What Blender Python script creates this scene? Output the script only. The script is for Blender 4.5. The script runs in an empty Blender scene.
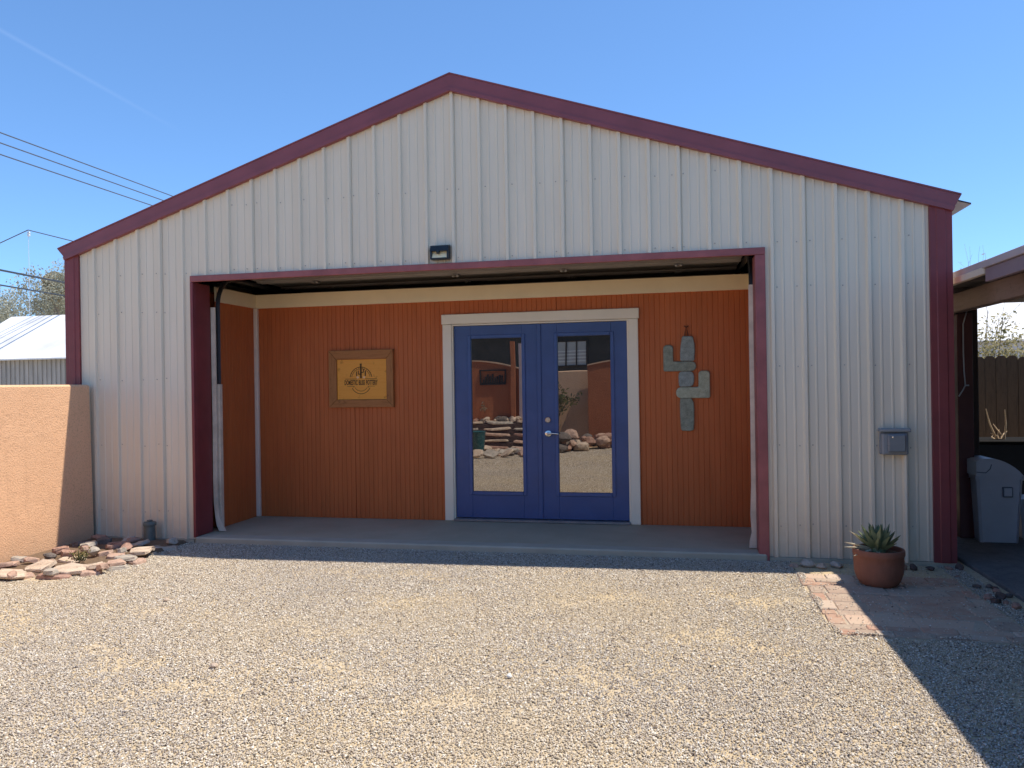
import bpy, math, random
import numpy as np
from mathutils import Vector, Matrix

random.seed(11)
rng = np.random.default_rng(5)
scene = bpy.context.scene
COL = scene.collection
R = math.radians

# ------------------------------------------------------------------ mesh builder
class MB:
    def __init__(self):
        self.v = []; self.f = []; self.m = []
    def add(self, vs, fs, mi=0):
        o = len(self.v)
        self.v += [tuple(p) for p in vs]
        for f in fs:
            self.f.append(tuple(i + o for i in f)); self.m.append(mi)
        return self
    def box(self, x0, x1, y0, y1, z0, z1, mi=0, b=0.0):
        if b <= 0:
            vs = [(x0,y0,z0),(x1,y0,z0),(x1,y1,z0),(x0,y1,z0),(x0,y0,z1),(x1,y0,z1),(x1,y1,z1),(x0,y1,z1)]
            fs = [(0,3,2,1),(4,5,6,7),(0,1,5,4),(1,2,6,5),(2,3,7,6),(3,0,4,7)]
            return self.add(vs, fs, mi)
        # chamfered box
        b = min(b, (x1-x0)*.45, (y1-y0)*.45, (z1-z0)*.45)
        xs=(x0,x1); ys=(y0,y1); zs=(z0,z1)
        vs=[]; idx={}
        for i in (0,1):
            for j in (0,1):
                for k in (0,1):
                    sx=b if i==0 else -b; sy=b if j==0 else -b; sz=b if k==0 else -b
                    for a,(dx,dy,dz) in enumerate(((0,sy,sz),(sx,0,sz),(sx,sy,0))):
                        idx[(i,j,k,a)]=len(vs); vs.append((xs[i]+dx,ys[j]+dy,zs[k]+dz))
        fs=[]
        g=lambda i,j,k,a: idx[(i,j,k,a)]
        for i in (0,1): fs.append((g(i,0,0,0),g(i,1,0,0),g(i,1,1,0),g(i,0,1,0)))
        for j in (0,1): fs.append((g(0,j,0,1),g(1,j,0,1),g(1,j,1,1),g(0,j,1,1)))
        for k in (0,1): fs.append((g(0,0,k,2),g(1,0,k,2),g(1,1,k,2),g(0,1,k,2)))
        for i in (0,1):
            for j in (0,1): fs.append((g(i,j,0,0),g(i,j,1,0),g(i,j,1,1),g(i,j,0,1)))
        for i in (0,1):
            for k in (0,1): fs.append((g(i,0,k,0),g(i,1,k,0),g(i,1,k,2),g(i,0,k,2)))
        for j in (0,1):
            for k in (0,1): fs.append((g(0,j,k,1),g(1,j,k,1),g(1,j,k,2),g(0,j,k,2)))
        for i in (0,1):
            for j in (0,1):
                for k in (0,1): fs.append((g(i,j,k,0),g(i,j,k,1),g(i,j,k,2)))
        return self.add(vs, fs, mi)
    def tube(self, pts, rad, n=6, mi=0, cap=True):
        pts=[Vector(p) for p in pts]
        if not hasattr(rad,'__len__'): rad=[rad]*len(pts)
        vs=[]; fs=[]; up=None
        for i,p in enumerate(pts):
            t=(pts[min(i+1,len(pts)-1)]-pts[max(i-1,0)])
            if t.length<1e-9: t=Vector((0,0,1))
            t.normalize()
            if up is None:
                up=Vector((0,0,1)) if abs(t.z)<.9 else Vector((1,0,0))
            a=(up-t*up.dot(t)); a.normalize(); bb=t.cross(a); up=a
            for k in range(n):
                an=2*math.pi*k/n
                vs.append(p+(a*math.cos(an)+bb*math.sin(an))*rad[i])
        for i in range(len(pts)-1):
            for k in range(n):
                k2=(k+1)%n
                fs.append((i*n+k,i*n+k2,(i+1)*n+k2,(i+1)*n+k))
        if cap:
            fs.append(tuple(reversed(range(n)))); fs.append(tuple(range((len(pts)-1)*n,len(pts)*n)))
        return self.add(vs,fs,mi)
    def lathe(self, prof, c=(0,0,0), n=40, mi=0, wob=0):
        vs=[];fs=[]
        for (r,z) in prof:
            for k in range(n):
                a=2*math.pi*k/n
                rr=r*(1+wob*math.sin(3*a+z*9))
                vs.append((c[0]+rr*math.cos(a),c[1]+rr*math.sin(a),c[2]+z))
        for i in range(len(prof)-1):
            for k in range(n):
                k2=(k+1)%n
                fs.append((i*n+k,i*n+k2,(i+1)*n+k2,(i+1)*n+k))
        fs.append(tuple(reversed(range(n))))
        fs.append(tuple(range((len(prof)-1)*n,len(prof)*n)))
        return self.add(vs,fs,mi)
    def prism_y(self, outl, y0, y1, bev=0.0, mi=0):
        # outline [(x,z)] ccw seen from -y; front at y0 (smaller y), back at y1
        n=len(outl); cx=sum(p[0] for p in outl)/n; cz=sum(p[1] for p in outl)/n
        def inset(b):
            res=[]
            for i in range(n):
                p0=Vector(outl[i-1]);p=Vector(outl[i]);p1=Vector(outl[(i+1)%n])
                d0=(p-p0).normalized();d1=(p1-p).normalized()
                nn=Vector((-d0.y-d1.y,d0.x+d1.x))
                if nn.length<1e-6: nn=Vector((-d0.y,d0.x))
                nn.normalize()
                res.append(p+nn*b)
            return res
        rings=[]
        if bev>0:
            rings.append((y0,inset(bev))); rings.append((y0+bev*.6,inset(bev*.25))); rings.append((y0+bev*1.2,[Vector(p) for p in outl]))
        else: rings.append((y0,[Vector(p) for p in outl]))
        rings.append((y1,[Vector(p) for p in outl]))
        vs=[];fs=[]
        for (y,rg) in rings:
            for p in rg: vs.append((p.x,y,p.y))
        for i in range(len(rings)-1):
            for k in range(n):
                k2=(k+1)%n
                fs.append((i*n+k,(i+1)*n+k,(i+1)*n+k2,i*n+k2))
        fs.append(tuple(range(n))); fs.append(tuple(reversed(range((len(rings)-1)*n,len(rings)*n))))
        return self.add(vs,fs,mi)
    def build(self, name, mats, parent=None, smooth=None):
        me=bpy.data.meshes.new(name)
        me.from_pydata(self.v,[],self.f); me.validate(); 
        if not isinstance(mats,(list,tuple)): mats=[mats]
        for m in mats: me.materials.append(m)
        if len(mats)>1:
            for p,mi in zip(me.polygons,self.m): p.material_index=mi
        import bmesh
        bm=bmesh.new(); bm.from_mesh(me); bmesh.ops.recalc_face_normals(bm,faces=bm.faces)
        if smooth is not None:
            for f in bm.faces: f.smooth=True
            for e in bm.edges:
                if len(e.link_faces)==2 and e.calc_face_angle(0)>R(smooth): e.smooth=False
        bm.to_mesh(me); bm.free(); me.update()
        ob=bpy.data.objects.new(name,me); COL.objects.link(ob)
        if parent is not None:
            ob.parent=parent
            ob.matrix_parent_inverse=Matrix.Translation(parent.location).inverted() if parent.type=='EMPTY' else Matrix.Identity(4)
        return ob

def tag(o,label=None,cat=None,group=None,kind=None):
    if label: o['label']=label
    if cat: o['category']=cat
    if group: o['group']=group
    if kind: o['kind']=kind
    return o
def thing(name,loc,label,cat,group=None):
    o=bpy.data.objects.new(name,None); COL.objects.link(o); o.location=loc; o.empty_display_size=.1
    return tag(o,label,cat,group)
# ------------------------------------------------------------------ materials
def srgb(r,g,b):
    f=lambda c:(c/12.92 if c<=.04045 else ((c+.055)/1.055)**2.4)
    return (f(r/255),f(g/255),f(b/255))
class NT:
    def __init__(self,name):
        self.mat=bpy.data.materials.new(name); self.mat.use_nodes=True
        self.t=self.mat.node_tree; self.t.nodes.clear()
        self.out=self.n('ShaderNodeOutputMaterial'); self.b=self.n('ShaderNodeBsdfPrincipled')
        self.l(self.b.outputs[0],self.out.inputs[0])
    def n(self,t,**k):
        nd=self.t.nodes.new(t)
        for a,v in k.items():
            if a in nd.bl_rna.properties: setattr(nd,a,v)
            else: nd.inputs[a].default_value=v
        return nd
    def l(self,a,b): self.t.links.new(a,b)
    def coord(self,which='Object',scale=(1,1,1),loc=(0,0,0)):
        tc=self.n('ShaderNodeTexCoord'); mp=self.n('ShaderNodeMapping')
        mp.inputs['Scale'].default_value=scale; mp.inputs['Location'].default_value=loc
        self.l(tc.outputs[which],mp.inputs[0]); return mp.outputs[0]
    def noise(self,co,scale,detail=4,rough=.55):
        nd=self.n('ShaderNodeTexNoise'); nd.inputs['Scale'].default_value=scale; nd.inputs['Detail'].default_value=detail; nd.inputs['Roughness'].default_value=rough
        self.l(co,nd.inputs['Vector']); return nd.outputs['Fac']
    def ramp(self,fac,stops):
        nd=self.n('ShaderNodeValToRGB'); e=nd.color_ramp.elements
        while len(e)<len(stops): e.new(.5)
        for el,(p,c) in zip(e,stops):
            el.position=p; el.color=(*c,1) if len(c)==3 else c
        self.l(fac,nd.inputs[0]); return nd.outputs[0]
    def mix(self,fac,a,b,mode='MIX'):
        nd=self.n('ShaderNodeMix'); nd.data_type='RGBA'; nd.blend_type=mode
        def put(sock,v):
            if hasattr(v,'node'): self.l(v,sock)
            elif isinstance(v,(int,float)): sock.default_value=v
            else: sock.default_value=(*v,1)
        put(nd.inputs[0],fac); put(nd.inputs[6],a); put(nd.inputs[7],b)
        return nd.outputs[2]
    def bump(self,h,strength=.3,dist=.01,prev=None):
        nd=self.n('ShaderNodeBump'); nd.inputs['Strength'].default_value=strength; nd.inputs['Distance'].default_value=dist
        self.l(h,nd.inputs['Height'])
        if prev is not None: self.l(prev,nd.inputs['Normal'])
        return nd.outputs[0]
    def set(self,color=None,rough=None,metal=None,normal=None,spec=None):
        for k,v in (('Base Color',color),('Roughness',rough),('Metallic',metal),('Normal',normal),('Specular IOR Level',spec)):
            if v is None: continue
            s=self.b.inputs[k]
            if hasattr(v,'node'): self.l(v,s)
            elif k=='Base Color': s.default_value=(*v,1)
            else: s.default_value=v
        return self.mat
def mul(c,k): return tuple(x*k for x in c)
def paint(name,c,rough=.45,var=.12,scale=3,bump=.05,bscale=60,metal=0,spec=.5,stretch=(1,1,1)):
    m=NT(name); co=m.coord(scale=stretch)
    f=m.noise(co,scale,5,.6)
    col=m.ramp(f,[(.3,mul(c,1-var)),(.7,mul(c,1+var))])
    nb=m.bump(m.noise(m.coord(),bscale,3),bump,.004)
    rr=m.n('ShaderNodeMapRange'); m.l(m.noise(co,scale*2.3,3),rr.inputs[0]); rr.inputs[3].default_value=max(0,rough-.1); rr.inputs[4].default_value=min(1,rough+.12)
    return m.set(col,rr.outputs[0],metal,nb,spec)

M={}
# metal siding: light taupe, faint streaks
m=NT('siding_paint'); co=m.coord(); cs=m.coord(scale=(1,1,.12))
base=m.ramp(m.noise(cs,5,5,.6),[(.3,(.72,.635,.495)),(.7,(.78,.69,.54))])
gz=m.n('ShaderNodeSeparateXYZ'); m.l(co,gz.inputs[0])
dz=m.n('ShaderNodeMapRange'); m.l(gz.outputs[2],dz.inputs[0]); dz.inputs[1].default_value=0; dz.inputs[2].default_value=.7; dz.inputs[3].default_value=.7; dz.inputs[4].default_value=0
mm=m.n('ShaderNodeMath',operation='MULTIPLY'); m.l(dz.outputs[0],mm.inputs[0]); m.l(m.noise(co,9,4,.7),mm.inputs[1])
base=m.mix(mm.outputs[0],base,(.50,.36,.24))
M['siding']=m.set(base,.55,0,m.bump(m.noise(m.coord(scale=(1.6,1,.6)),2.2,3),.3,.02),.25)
M['burgundy']=paint('burgundy_trim',(.20,.034,.038),.5,.14,4,.05)
M['burgundy_sky_sheen']=paint('burgundy_gable_trim',(.235,.058,.068),.42,.12,4,.05)  # lighter burgundy copy: sky sheen on the gable trim put into the colour
M['header']=paint('header_trim_dusty_rose',(.30,.085,.082),.5,.22,5,.1)
M['burgundy_dark']=paint('burgundy_shed_frame',(.085,.016,.016),.5,.2,4,.1)
M['screw']=paint('screw_zinc',(.40,.35,.30),.5,.25,30,0,metal=.1)
M['roofmetal']=paint('roof_panel_metal',(.55,.52,.52),.35,.08,2,.03,metal=.3)
m=NT('beadboard_paint'); co=m.coord(scale=(1,1,.1))
colr=m.ramp(m.noise(co,14,5,.6),[(.3,(.475,.124,.034)),(.7,(.565,.15,.043))])
colr=m.mix(m.ramp(m.noise(m.coord(),1.3,4,.6),[(.45,(0,0,0)),(.75,(.35,.35,.35))]),colr,(.48,.095,.03))
M['orange']=m.set(colr,.55,0,m.bump(m.noise(co,40,3),.15,.003),.3)
M['frieze']=paint('frieze_board_paint',(.88,.72,.47),.6,.05,3,.08)
M['cream']=paint('door_trim_paint',(.88,.76,.58),.5,.04,3,.06)
M['bead']=paint('corner_bead_paint',(.80,.66,.54),.5,.06,4,.05)
M['blue']=paint('door_blue_paint',(.050,.088,.225),.38,.10,4,.06)
M['blue_edge']=paint('door_lite_frame_blue',(.057,.10,.25),.33,.08,4,.03)
m=NT('door_glass')
gl=m.n('ShaderNodeBsdfGlossy'); gl.inputs['Color'].default_value=(.345,.33,.31,1); gl.inputs['Roughness'].default_value=.004
wv=m.noise(m.coord(),1.4,1); m.l(m.bump(wv,.05,.02),gl.inputs['Normal'])
df=m.n('ShaderNodeBsdfDiffuse'); df.inputs['Color'].default_value=(.012,.012,.013,1)
ad=m.n('ShaderNodeAddShader'); m.l(gl.outputs[0],ad.inputs[0]); m.l(df.outputs[0],ad.inputs[1]); m.l(ad.outputs[0],m.out.inputs[0])
M['glass']=m.mat
M['chrome']=paint('satin_nickel',(.72,.70,.66),.22,.03,10,0,metal=1)
m=NT('concrete_slab'); co=m.coord()
c0=m.ramp(m.noise(co,1.6,6,.65),[(.3,(.39,.335,.235)),(.7,(.49,.43,.31))])
c0=m.mix(m.ramp(m.noise(co,90,2),[(.55,(0,0,0)),(.8,(.5,.5,.5))]),c0,(.20,.18,.17))
M['concrete']=m.set(c0,.85,0,m.bump(m.noise(co,70,4),.2,.004),.3)
m=NT('concrete_sill'); co=m.coord()
c0=m.ramp(m.noise(co,3,6,.65),[(.3,(.38,.345,.265)),(.7,(.48,.44,.345))])
M['sill']=m.set(c0,.85,0,m.bump(m.noise(co,60,4),.25,.004),.3)
M['odoor']=paint('overhead_door_panel',(.34,.32,.31),.45,.1,3,.03)
M['galv']=paint('galvanised_track',(.33,.33,.34),.35,.15,12,.04,metal=.7)
M['trackdark']=paint('track_dark_steel',(.05,.05,.055),.4,.15,12,.04,metal=.5)
M['strip']=paint('weatherstrip_vinyl',(.70,.58,.46),.6,.2,6,.1)
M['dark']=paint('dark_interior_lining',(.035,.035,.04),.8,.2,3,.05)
# wood
def wood(name,c,c2,scale=(3,3,3),axis='x',rough=.6):
    m=NT(name); s={'x':(1,9,9),'y':(9,1,9),'z':(9,9,1)}[axis]
    co=m.coord(scale=tuple(a*b/3 for a,b in zip(s,scale)))
    f=m.noise(co,4,6,.7); col=m.ramp(f,[(.3,c),(.55,c2),(.75,c)])
    f2=m.noise(m.coord(),16,3); col=m.mix(m.ramp(f2,[(.62,(0,0,0)),(.75,(.6,.6,.6))]),col,mul(c,.5))
    return m.set(col,rough,0,m.bump(f,.25,.004),.3)
M['framewood']=wood('sign_frame_wood',(.30,.115,.032),(.44,.175,.055),axis='x')
M['framewoodv']=wood('sign_frame_wood_upright',(.29,.11,.032),(.42,.17,.054),axis='z')
M['signboard']=wood('sign_board_stain',(.80,.31,.035),(.86,.36,.05),axis='x',rough=.45)
M['ink']=paint('burnt_lettering',(.10,.045,.008),.7,.25,60,0)
M['inklight']=paint('pale_highlight',(.85,.55,.28),.6,.05,10,0)
def stonemat(name,c,c2,sc=22,bump=.35,rough=.8):
    m=NT(name); co=m.coord()
    f=m.noise(co,sc,6,.7); col=m.ramp(f,[(.3,c),(.5,c2),(.72,mul(c2,1.25))])
    v=m.noise(co,sc*7,2,.5); col=m.mix(m.ramp(v,[(.6,(0,0,0)),(.7,(.7,.7,.7))]),col,mul(c,.55))
    return m.set(col,rough,0,m.bump(f,bump,.012),.25)
M['slate']=stonemat('grey_green_slate',(.20,.21,.155),(.28,.295,.225))
M['slateblue']=stonemat('grey_blue_slate',(.21,.235,.21),(.29,.32,.29))
M['slatelight']=stonemat('speckled_light_slate',(.31,.32,.225),(.42,.43,.31))
M['copper']=paint('copper_wire',(.12,.045,.02),.5,.1,10,0,metal=.6)
m=NT('terracotta'); co=m.coord(scale=(1,1,.5))
f=m.noise(co,7,6,.65); col=m.ramp(f,[(.3,(.19,.078,.050)),(.7,(.30,.128,.080))])
f2=m.noise(m.coord(),4,5,.7); col=m.mix(m.ramp(f2,[(.55,(0,0,0)),(.8,(.5,.5,.5))]),col,(.16,.07,.045))
M['terracotta']=m.set(col,.8,0,m.bump(m.noise(m.coord(scale=(1,1,3)),16,4),.25,.006),.3)
FDARK=stonemat('dark_river_rock',(.055,.04,.036),(.11,.075,.065),14,.5)
M['soil']=stonemat('dry_soil',(.10,.065,.04),(.17,.115,.075),30,.6)
m=NT('agave_leaf'); co=m.coord()
col=m.ramp(m.noise(co,9,4),[(.3,(.115,.15,.07)),(.7,(.21,.245,.13))])
M['agave']=m.set(col,.5,0,None,.4)
m=NT('agave_leaf_dry'); M['agavedry']=m.set(m.ramp(m.noise(m.coord(),20,3),[(.3,(.42,.36,.24)),(.7,(.60,.54,.40))]),.7)
M['greybox']=paint('grey_pvc_cover',(.24,.255,.27),.3,.06,12,.03)
M['greyboxd']=paint('grey_pvc_recess',(.18,.195,.21),.3,.06,12,.03)
M['lampblack']=paint('lamp_housing_black',(.016,.019,.021),.35,.2,12,.05)
M['lampreflector']=paint('lamp_reflector_warm',(.95,.80,.48),.35,.05,20,.0,metal=.15)
M['pipe']=paint('cleanout_pipe_grey',(.12,.145,.135),.55,.2,20,.1)
# stucco
def stucco(name,c,c2,sc=75,b=.6):
    m=NT(name); co=m.coord()
    f=m.noise(co,sc,4,.65); big=m.noise(co,1.6,5,.6)
    col=m.ramp(big,[(.3,c),(.7,c2)])
    col=m.mix(m.ramp(f,[(.35,(.55,.55,.55)),(.5,(0,0,0))]),col,mul(c,.62))
    gz=m.n('ShaderNodeSeparateXYZ'); m.l(co,gz.inputs[0]); dz=m.n('ShaderNodeMapRange'); m.l(gz.outputs[2],dz.inputs[0]); dz.inputs[1].default_value=.02; dz.inputs[2].default_value=.32; dz.inputs[3].default_value=.8; dz.inputs[4].default_value=0
    mm=m.n('ShaderNodeMath',operation='MULTIPLY'); m.l(dz.outputs[0],mm.inputs[0]); m.l(m.noise(co,6,5,.7),mm.inputs[1]); col=m.mix(mm.outputs[0],col,(.40,.29,.2))
    st=m.noise(m.coord(scale=(3,3,.35)),3,5,.7); col=m.mix(m.ramp(st,[(.55,(0,0,0)),(.75,(.35,.35,.35))]),col,mul(c,.78))
    return m.set(col,.9,0,m.bump(f,b,.012,m.bump(m.noise(co,5,3),.25,.03)),.2)
M['stucco']=stucco('peach_stucco',(.80,.47,.275),(.86,.52,.31))
M['stuccobrown']=stucco('rust_brown_stucco',(.36,.13,.065),(.42,.16,.08),40)
M['stuccopale']=stucco('pale_peach_stucco',(.60,.40,.26),(.64,.44,.3),40)
M['whiteroof']=paint('white_coated_roof',(.70,.695,.68),.7,.16,1.1,.1,20)
M['shedwall']=paint('grey_corrugated_wall',(.36,.34,.31),.6,.22,6,.05,stretch=(1,1,.15))
M['bark']=paint('bark',(.16,.12,.085),.9,.3,14,.6,30)
M['barkgrey']=paint('grey_twig_bark',(.25,.22,.18),.9,.25,14,.5,30)
def leafmat(name,a,b):
    m=NT(name); oi=m.n('ShaderNodeNewGeometry')
    col=m.ramp(oi.outputs['Random Per Island'],[(.0,a),(1,b)])
    m.set(col,.6,0,None,.25)
    tr=m.n('ShaderNodeBsdfTranslucent'); m.l(col,tr.inputs[0])
    mx=m.n('ShaderNodeMixShader'); mx.inputs[0].default_value=.3
    m.l(m.b.outputs[0],mx.inputs[1]); m.l(tr.outputs[0],mx.inputs[2]); m.l(mx.outputs[0],m.out.inputs[0])
    return m.mat
M['leafgrey']=leafmat('dusty_mesquite_leaf',(.30,.30,.225),(.50,.50,.40))
M['leafgreen']=leafmat('olive_leaf',(.085,.10,.045),(.19,.20,.10))
M['leafyellow']=leafmat('dry_yellow_leaf',(.20,.16,.05),(.42,.36,.16))
M['leafpale']=leafmat('bleached_leaf',(.42,.36,.24),(.60,.54,.40))
M['cablemat']=paint('black_cable_sheath',(.03,.035,.045),.5,.1,5,0)
M['wiremat']=paint('weathered_wire',(.075,.085,.115),.5,.1,5,0)
M['polewood']=wood('pole_timber',(.13,.10,.08),(.2,.16,.13),axis='z')
M['polegrey']=paint('galvanised_mast',(.60,.66,.74),.5,.05,5,0)
M['fence']=wood('weathered_fence_board',(.042,.025,.013),(.072,.044,.024),axis='z',rough=.85)
M['postwood']=wood('dark_post_wood',(.035,.024,.020),(.06,.04,.032),axis='z',rough=.7)
M['beam']=wood('brown_painted_beam',(.19,.115,.095),(.26,.165,.14),axis='y',rough=.5)
M['fasciapaint']=paint('fascia_paint_mauve',(.44,.36,.38),.45,.08,4,.05)
M['fasciacream']=paint('fascia_paint_cream',(.66,.56,.46),.5,.1,4,.05)
M['fasciapurple']=paint('fascia_paint_plum',(.23,.16,.19),.45,.08,4,.05)
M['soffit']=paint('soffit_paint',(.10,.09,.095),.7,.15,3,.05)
M['bin']=paint('bin_grey_plastic',(.46,.47,.51),.42,.06,5,.03)
M['bindark']=paint('bin_panel_dark',(.10,.11,.14),.45,.06,5,.03)
M['tabletop']=paint('weathered_table_top',(.018,.017,.016),.95,.2,6,.1,spec=.03)
M['tabledark']=paint('table_frame_dark',(.03,.03,.032),.7,.2,6,.1)
M['twig']=paint('dry_twig',(.55,.40,.25),.8,.2,30,.2)
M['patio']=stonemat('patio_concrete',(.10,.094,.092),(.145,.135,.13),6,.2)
M['teal']=paint('teal_glaze',(.03,.11,.12),.25,.15,8,.05)
M['plaquemetal']=paint('dark_metal_plaque',(.03,.028,.028),.5,.3,30,.2,metal=.3)
M['whitepaint']=paint('white_window_paint',(.80,.80,.77),.5,.03,4,.03)
M['winpane']=paint('painted_sky_pane',(.55,.56,.54),.15,.06,4,0)  # pale base colour stands in for sky reflected in the panes
M['houseroof']=paint('dark_porch_wall',(.055,.055,.05),.8,.25,3,.2)
M['cabinet']=paint('charcoal_wood',(.05,.04,.035),.7,.2,5,.1)
FLAG=[stonemat('flagstone_buff',(.36,.265,.195),(.53,.42,.32),11,.8),stonemat('flagstone_pink',(.31,.19,.145),(.48,.33,.25),11,.8),
      stonemat('flagstone_grey',(.25,.22,.185),(.42,.37,.31),11,.7),stonemat('flagstone_rust',(.21,.115,.085),(.37,.225,.17),11,.8),
      stonemat('rock_dark',(.09,.075,.065),(.15,.125,.11),16)]

# ------------------------------------------------------------------ ground
GPATCH=[(-2.3,-2.55,.55,.22),(-1.55,-2.1,.45,.16),(-.35,-2.3,.4,.14),(1.3,-1.35,.45,.16),(2.4,-1.2,.5,.16),(1.55,-2.75,.35,.14),(.35,-2.9,.4,.15),(-1.2,-2.95,.4,.15),(-3.0,-2.3,.4,.2),(.2,-1.6,.5,.15),(1.05,-3.25,.35,.12),(-.6,-3.3,.5,.14),(-.2,-.95,.7,.12),(2.2,-2.1,.4,.16)]
m=NT('sandy_ground'); co=m.coord()
vo=m.n('ShaderNodeTexVoronoi'); vo.inputs['Scale'].default_value=105; m.l(co,vo.inputs['Vector'])
sep=m.n('ShaderNodeSeparateColor'); m.l(vo.outputs['Color'],sep.inputs[0])
peb=m.ramp(sep.outputs[0],[(0,(.22,.175,.135)),(.35,(.39,.32,.245)),(.75,(.54,.455,.35)),(1,(.70,.62,.50))])
sand=m.ramp(m.noise(co,60,5,.7),[(.3,(.46,.35,.205)),(.7,(.60,.475,.295))])
fac=m.ramp(m.noise(co,1.1,5,.6),[(.36,(.55,.55,.55)),(.62,(.10,.10,.10))])
col=m.mix(fac,sand,peb)
M['ground']=m.set(col,.95,0,m.bump(vo.outputs['Distance'],-.5,.012,m.bump(m.noise(co,40,5),.4,.01)),.15)
g=MB(); S=420
g.add([(-S,-S,0),(S,-S,0),(S,S,0),(-S,S,0)],[(0,1,2,3)])
gnd=g.build('ground',M['ground']); tag(gnd,kind='structure')

# loose gravel: tens of thousands of little stones in one object
def pebbles(n,x0,x1,y0,y1,rmin,rmax,seed,keep=None):
    r=np.random.default_rng(seed)
    import bmesh
    bv=np.array([(1,0,0),(-.5,.87,.1),(-.5,-.87,-.1),(.45,.55,.75),(-.8,0,.7),(.4,-.6,.8),(0,.1,-.9)],float)
    bf=np.array([(0,1,3),(1,2,4),(2,0,5),(3,1,4),(4,2,5),(5,0,3),(3,4,5)])
    x=r.uniform(x0,x1,n); y=r.uniform(y0,y1,n)
    if keep is not None:
        k=keep(x,y,r); x=x[k]; y=y[k]
    n=len(x)
    rad=rmin+(rmax-rmin)*r.beta(1.6,3.2,n)
    sc=np.stack([r.uniform(.75,1.3,n),r.uniform(.75,1.3,n),r.uniform(.45,.85,n)],1)*rad[:,None]
    a=r.uniform(0,2*np.pi,n); tl=r.normal(0,.35,n); t2=r.normal(0,.35,n)
    jit=r.normal(1,.17,(n,len(bv),1))
    V=bv[None]*jit*sc[:,None,:]
    ct,st=np.cos(tl)[:,None],np.sin(tl)[:,None]
    Y=V[:,:,1]*ct-V[:,:,2]*st; Z=V[:,:,1]*st+V[:,:,2]*ct; X=V[:,:,0]
    ct,st=np.cos(t2)[:,None],np.sin(t2)[:,None]
    X,Z=X*ct-Z*st,X*st+Z*ct
    ca,sa=np.cos(a)[:,None],np.sin(a)[:,None]
    X,Y=X*ca-Y*sa,X*sa+Y*ca
    on=((x>2.85)&(x<3.95)&(y>-1.9)&(y<-.45))*.012
    V=np.stack([X+x[:,None],Y+y[:,None],Z+(sc[:,2]*r.uniform(.1,.9,n)+on)[:,None]+.002],2)
    F=(bf[None]+(np.arange(n)*len(bv))[:,None,None]).reshape(-1,3)
    pal=np.array([(.60,.525,.415),(.49,.425,.35),(.72,.65,.55),(.38,.32,.265),(.56,.465,.345),(.25,.205,.175),(.84,.785,.69),(.47,.415,.365),(.13,.105,.085)])
    pr=np.array([.24,.2,.15,.1,.12,.07,.05,.05,.02])
    c=pal[r.choice(len(pal),n,p=pr)]*r.uniform(.85,1.12,(n,1))
    fld=np.sin(x*1.35+1.1*np.sin(y*1.9+.4))+np.sin(y*2.6-1.2*np.sin(x*1.5))+.6*np.sin(x*4.3+y*3.1)+.45*np.sin(x*9.1-y*7.7+1.5*np.sin(y*5))
    fld=np.clip(fld/2.6,-1,1)[:,None]
    lum=c.mean(1,keepdims=True); mean=np.array([.50,.43,.335])
    c=np.clip(mean+(c-mean)*1.12-.035,.05,.9)
    c=np.where(fld>0,c*(1-.30*fld)+np.array([.58,.46,.29])*.30*fld,c*(1+.30*fld)-np.array([.36,.325,.30])*.30*fld)
    c=np.repeat(c,len(bv),0)
    return V.reshape(-1,3),F,c
def keep_main(x,y,r):
    p=np.ones(len(x))
    for (gx,gy,rx,ry) in GPATCH:
        wx=x+.16*np.sin(y*11+gx*5)+.07*np.sin(x*23+y*17); wy=y+.10*np.sin(x*9+gy*7)+.05*np.sin(x*31-y*13)
        d=((wx-gx)/rx)**2+((wy-gy)/ry)**2
        p*=1-.68*np.exp(-d*1.2)
    # low-frequency density
    p*=.92+.08*np.sin(x*2.1+1.3*np.sin(y*1.7))*np.cos(y*2.9+x)
    p[(x>2.87+.03*np.sin(y*9))&(x<3.97)&(y>-1.90+.03*np.sin(x*13))]*=.04
    p[(x>4.12)]=0
    p[(x<-2.86)&(y>-1.55+(x+3.36)*.0)&(x<-2.62-(y+.2)*.0)]*=.15
    p[(x>-2.68)&(x<2.70)&(y>-.045)]=0
    p[x<-3.74]=0
    p[(x<-2.2-1.35*(y+4.6)*-.0)&(y<-3.0)&(x<-1.4-(y+4.4)*1.35-1.0)]*=.25
    p[(x>3.4+(-y-3.0)*-.2)&(y<-2.6)]*=.35
    return r.uniform(0,1,len(x))<p
V1,F1,C1=pebbles(700000,-4.5,4.4,-4.6,-.02,.0033,.0078,3,keep_main)
V2,F2,C2=pebbles(110000,-4.2,3.6,-8.6,-4.6,.005,.011,4,lambda x,y,r:(x>-3.74))
V=np.concatenate([V1,V2]); F=np.concatenate([F1,F2+len(V1)]); Cc=np.concatenate([C1,C2])
me=bpy.data.meshes.new('gravel')
me.vertices.add(len(V)); me.vertices.foreach_set('co',V.astype(np.float32).ravel())
me.loops.add(len(F)*3); me.loops.foreach_set('vertex_index',F.astype(np.int32).ravel())
me.polygons.add(len(F)); me.polygons.foreach_set('loop_start',(np.arange(len(F))*3).astype(np.int32))
me.update(calc_edges=True)
at=me.attributes.new('stone','FLOAT_COLOR','POINT'); at.data.foreach_set('color',np.concatenate([Cc,np.ones((len(Cc),1))],1).astype(np.float32).ravel())
m=NT('gravel_stone'); an=m.n('ShaderNodeAttribute'); an.attribute_name='stone'
m.set(an.outputs['Color'],.9,0,None,.2); me.materials.append(m.mat)
gv=bpy.data.objects.new('gravel',me); COL.objects.link(gv); tag(gv,'loose tan and grey gravel covering the yard in front of the garage','gravel',kind='stuff')

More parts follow.
